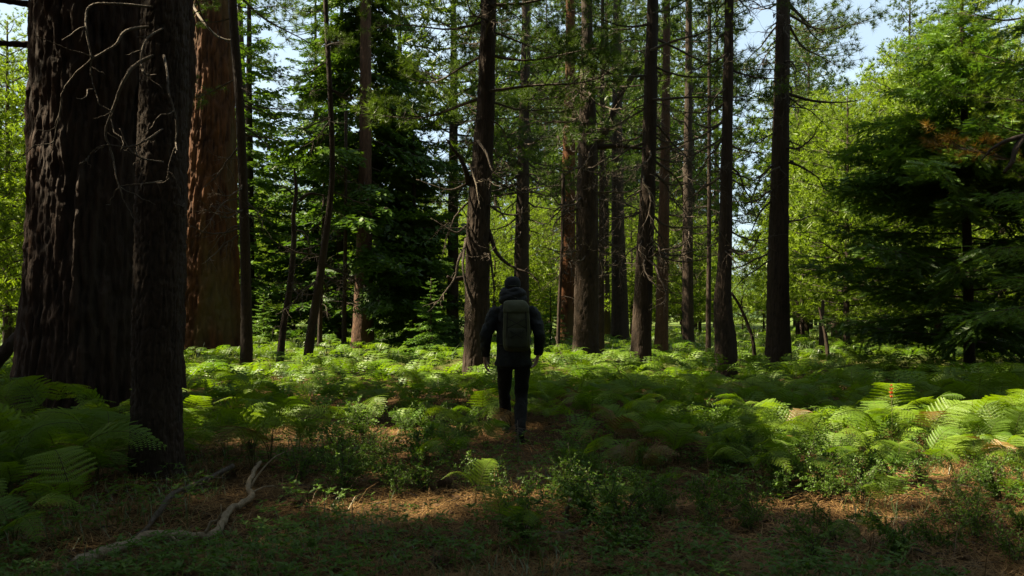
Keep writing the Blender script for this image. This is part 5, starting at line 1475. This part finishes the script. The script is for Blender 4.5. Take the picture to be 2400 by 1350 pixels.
# cap
g = G(); n = 26
rows = [(HC[0], HC[1] - .004, 1.738, .092, .112), (HC[0], HC[1] - .004, 1.775, .0945, .1125), (HC[0], HC[1] - .006, 1.812, .090, .105), (HC[0], HC[1] - .006, 1.843, .071, .082), (HC[0], HC[1] - .006, 1.860, .042, .048), (HC[0], HC[1] - .006, 1.866, .008, .009)]
ring_tube(g, rows, 28); cap = obj('cap', g.mesh('cap', M_cap), hk); finish(cap, .006, 3, .004)
g = G(); a = np.linspace(-1.05, 1.05, 15)
for zz, rr in ((0, 0),): 
    top = [(HC[0] + math.sin(q) * .090, HC[1] + math.cos(q) * .108, 1.755 + .006) for q in a] + [(HC[0] + math.sin(q) * .093, HC[1] + .045 + math.cos(q) * .145, 1.740 - .018 * math.sin(q) ** 2) for q in a]
    V = np.array(top); V = np.vstack([V, V - [0, 0, .005]]); m = 15
    Q = [(i, i + 1, m + i + 1, m + i) for i in range(m - 1)] + [(2 * m + i + 1, 2 * m + i, 3 * m + i, 3 * m + i + 1) for i in range(m - 1)] + [(m + i, m + i + 1, 3 * m + i + 1, 3 * m + i) for i in range(m - 1)]
    g.add(V, None, Q)
obj('brim', g.mesh('brim', M_cap), cap)
g = G(); a = np.linspace(-.42, .42, 9); tube(g, np.array([(HC[0] + math.sin(q) * .0975, HC[1] - .004 - math.cos(q) * .1165, 1.750) for q in a]), .004, 8, rb=.011, side=(0, 0, 1)); obj('strap', g.mesh('strap', M_pack), cap)
# jacket
g = G()
ring_tube(g, [(0, 0, .835, .212, .152), (0, 0, .87, .214, .155), (0, 0, .98, .200, .145), (0, 0, 1.12, .192, .138), (.003, 0, 1.28, .200, .142), (.005, 0, 1.40, .214, .140), (.006, 0, 1.48, .205, .125), (.004, 0, 1.545, .140, .110), (0, .01, 1.60, .085, .088)], 32)
limb_tube(g, [row(LS + [.03, 0, .01], .085), row(LS * .65 + LE * .35, .080), row(LE, .069), row((LE + LW) / 2 + [-.004, 0, 0], .064), row(LW + [0, 0, .015], .050), row(LW + [0, 0, -.015], .044)], 20)
limb_tube(g, [row(RS + [-.03, 0, .01], .085), row(RS * .65 + RE * .35, .080), row(RE, .068), row((RE + RW) / 2 + [.006, 0, 0], .064), row(RW + [0, 0, .015], .050), row(RW + [0, 0, -.015], .044)], 20)
jk = obj('jacket', g.mesh('jacket', M_jack), hk); finish(jk, .009, 4, .040)
# hood bunched round the neck
g = G()
ang = np.linspace(0, 2 * math.pi, 30)
for rad, z, r_ in ((.108, 1.600, .052), (.104, 1.652, .050), (.098, 1.694, .036)):
    p = np.stack([HC[0] + .004 + rad * 1.08 * np.cos(ang), .005 + rad * np.sin(ang) * (1.0 - .15 * (np.sin(ang) > 0)), z - .035 * np.sin(ang) * (np.sin(ang) > 0) + .012 * np.sin(3 * ang + z * 40)], -1)
    tube(g, p, r_ * (1 + .12 * np.sin(ang * 4 + z * 30)), 12, caps=False)
hd = obj('hood', g.mesh('hood', M_jack), hk)
s = hd.modifiers.new('remesh', 'REMESH'); s.mode = 'VOXEL'; s.voxel_size = .009; s.use_smooth_shade = True
s = hd.modifiers.new('smooth', 'SMOOTH'); s.iterations = 4
s = hd.modifiers.new('folds', 'DISPLACE'); s.texture = TXF; s.strength = .028; s.texture_coords = 'LOCAL'
# trousers
g = G()
ring_tube(g, [(0, 0, .80, .150, .115), (0, 0, .88, .170, .128), (0, 0, .98, .162, .118)], 28)
limb_tube(g, [row(LH, .096), row((LH + LK) / 2, .088), row(LK, .073), row(LK * .6 + LA * .4, .073), row(LA + [0, -.005, .03], .066), row(LA + [0, 0, -.02], .068)], 20)
limb_tube(g, [row(RH, .096), row((RH + RK) / 2, .088), row(RK, .074), row(RK * .6 + RA * .4, .074), row(RA + [0, .005, .03], .066), row(RA + [0, .0, -.02], .068)], 20)
tr_ = obj('trousers', g.mesh('trousers', M_trou), hk); finish(tr_, .009, 4, .034)
# boots
for a, fw in ((LA, np.array([0, 1, -.02])), (RA, np.array([.02, .86, -.50]))):
    fw = norm(fw); up = norm(np.array([0, 0, 1]) - fw * fw[2]); h = a - up * .055
    g = G()
    tube(g, smooth_path([h - fw * .085, h - fw * .03, h + fw * .06, h + fw * .14, h + fw * .19], 14), smooth_path([[.030], [.043], [.047], [.046], [.026]], 14)[:, 0], 16, rb=smooth_path([[.032], [.045], [.040], [.031], [.020]], 14)[:, 0], side=(1, 0, 0))
    tube(g, np.array([h - fw * .03, a - fw * .01, a + up * .075]), [.050, .048, .052], 16)
    bt = obj('boot', g.mesh('boot', M_boot), hk); finish(bt, .008, 3, .006)
    g = G(); hb = h - up * .040
    tube(g, smooth_path([hb - fw * .092, hb - fw * .05, hb + fw * .02, hb + fw * .1, hb + fw * .17, hb + fw * .198], 14), smooth_path([[.026], [.042], [.040], [.050], [.044], [.020]], 14)[:, 0], 14, rb=.013, side=(1, 0, 0))
    obj('sole', g.mesh('sole', M_cord), bt)
# backpack
bp = thing('backpack', 'olive green backpack with crossed black cords on the back of the walking person', 'backpack', (HX + .036, HY - .155, HZ + 1.02))
def sup_ring(g, rows, seg=36, e=.45):
    r = smooth_path(rows, 26); a = np.arange(seg) * 2 * math.pi / seg
    ca, sa = np.sign(np.cos(a)) * np.abs(np.cos(a)) ** e, np.sign(np.sin(a)) * np.abs(np.sin(a)) ** e
    V = np.stack([r[:, 0:1] + r[:, 3:4] * ca, r[:, 1:2] + r[:, 4:5] * sa, r[:, 2:3] + 0 * ca[None]], -1).reshape(-1, 3); n = len(r)
    Q = [(i * seg + j, i * seg + (j + 1) % seg, (i + 1) * seg + (j + 1) % seg, (i + 1) * seg + j) for i in range(n - 1) for j in range(seg)]
    V = np.vstack([V, r[0, :3], r[-1, :3]]); c = n * seg
    T = [(c, (j + 1) % seg, j) for j in range(seg)] + [(c + 1, (n - 1) * seg + j, (n - 1) * seg + (j + 1) % seg) for j in range(seg)]
    g.add(V, T, Q)
g = G(); sup_ring(g, [(0, -.055, -.01, .080, .050), (0, -.085, .01, .128, .085), (0, -.10, .08, .150, .102), (0, -.10, .25, .152, .104), (0, -.092, .40, .146, .095), (-.004, -.08, .50, .138, .080)])
pk = obj('pack_body', g.mesh('pack_body', M_pack), bp); finish(pk, .009, 3, .018)
g = G(); sup_ring(g, [(-.004, -.086, .415, .143, .098), (-.004, -.09, .44, .148, .102), (-.006, -.085, .50, .142, .094), (-.012, -.076, .545, .124, .078), (-.016, -.07, .565, .090, .055)])
ld = obj('lid', g.mesh('lid', M_pack), bp); finish(ld, .009, 3, .016)
g = G(); sup_ring(g, [(0, -.135, .03, .10, .072), (0, -.150, .06, .120, .078), (0, -.150, .20, .122, .078), (0, -.145, .25, .118, .070)]); fpk = obj('front_pocket', g.mesh('front_pocket', M_packd), bp); finish(fpk, .009, 3, .012)
yb = -.222
def cord(pts, r=.0036, name='cord'):
    g = G(); tube(g, smooth_path(pts, 14), r, 6); obj(name, g.mesh(name, M_cord), bp)
for a, b in (((-.115, .37), (.115, .25)), ((.115, .37), (-.115, .25)), ((-.115, .25), (.115, .12)), ((.115, .25), (-.115, .12))):
    cord([(a[0], yb + .030, a[1]), (a[0] * .45, yb - .012, a[1] * .72 + b[1] * .28), (0, yb - .018, (a[1] + b[1]) / 2), (b[0] * .45, yb - .012, a[1] * .28 + b[1] * .72), (b[0], yb + .030, b[1])])
cord([(-.10, yb + .045, .46), (-.104, yb + .022, .36), (-.108, yb + .012, .2), (-.10, yb + .02, .05)], .006, 'strap')
cord([(.10, yb + .045, .46), (.104, yb + .022, .36), (.108, yb + .012, .2), (.10, yb + .02, .05)], .006, 'strap')
cord([(-.03, yb + .150, .545), (-.02, yb + .125, .585), (.0, yb + .125, .585), (.01, yb + .15, .545)], .006, 'handle')
for s in (-1, 1):
    g = G(); p = smooth_path([(s * .09 - .03, .02, .50), (s * .105 - .03, .07, .575), (s * .115 - .03, .16, .575), (s * .12 - .03, .26, .50), (s * .13 - .03, .29, .38), (s * .15 - .03, .26, .22), (s * .175 - .03, .16, .10), (s * .14 - .02, .02, .06)], 26)
    tube(g, p, .026, 10, rb=.007, side=(1, 0, 0)); obj('shoulder_strap', g.mesh('shoulder_strap', M_packd), bp)
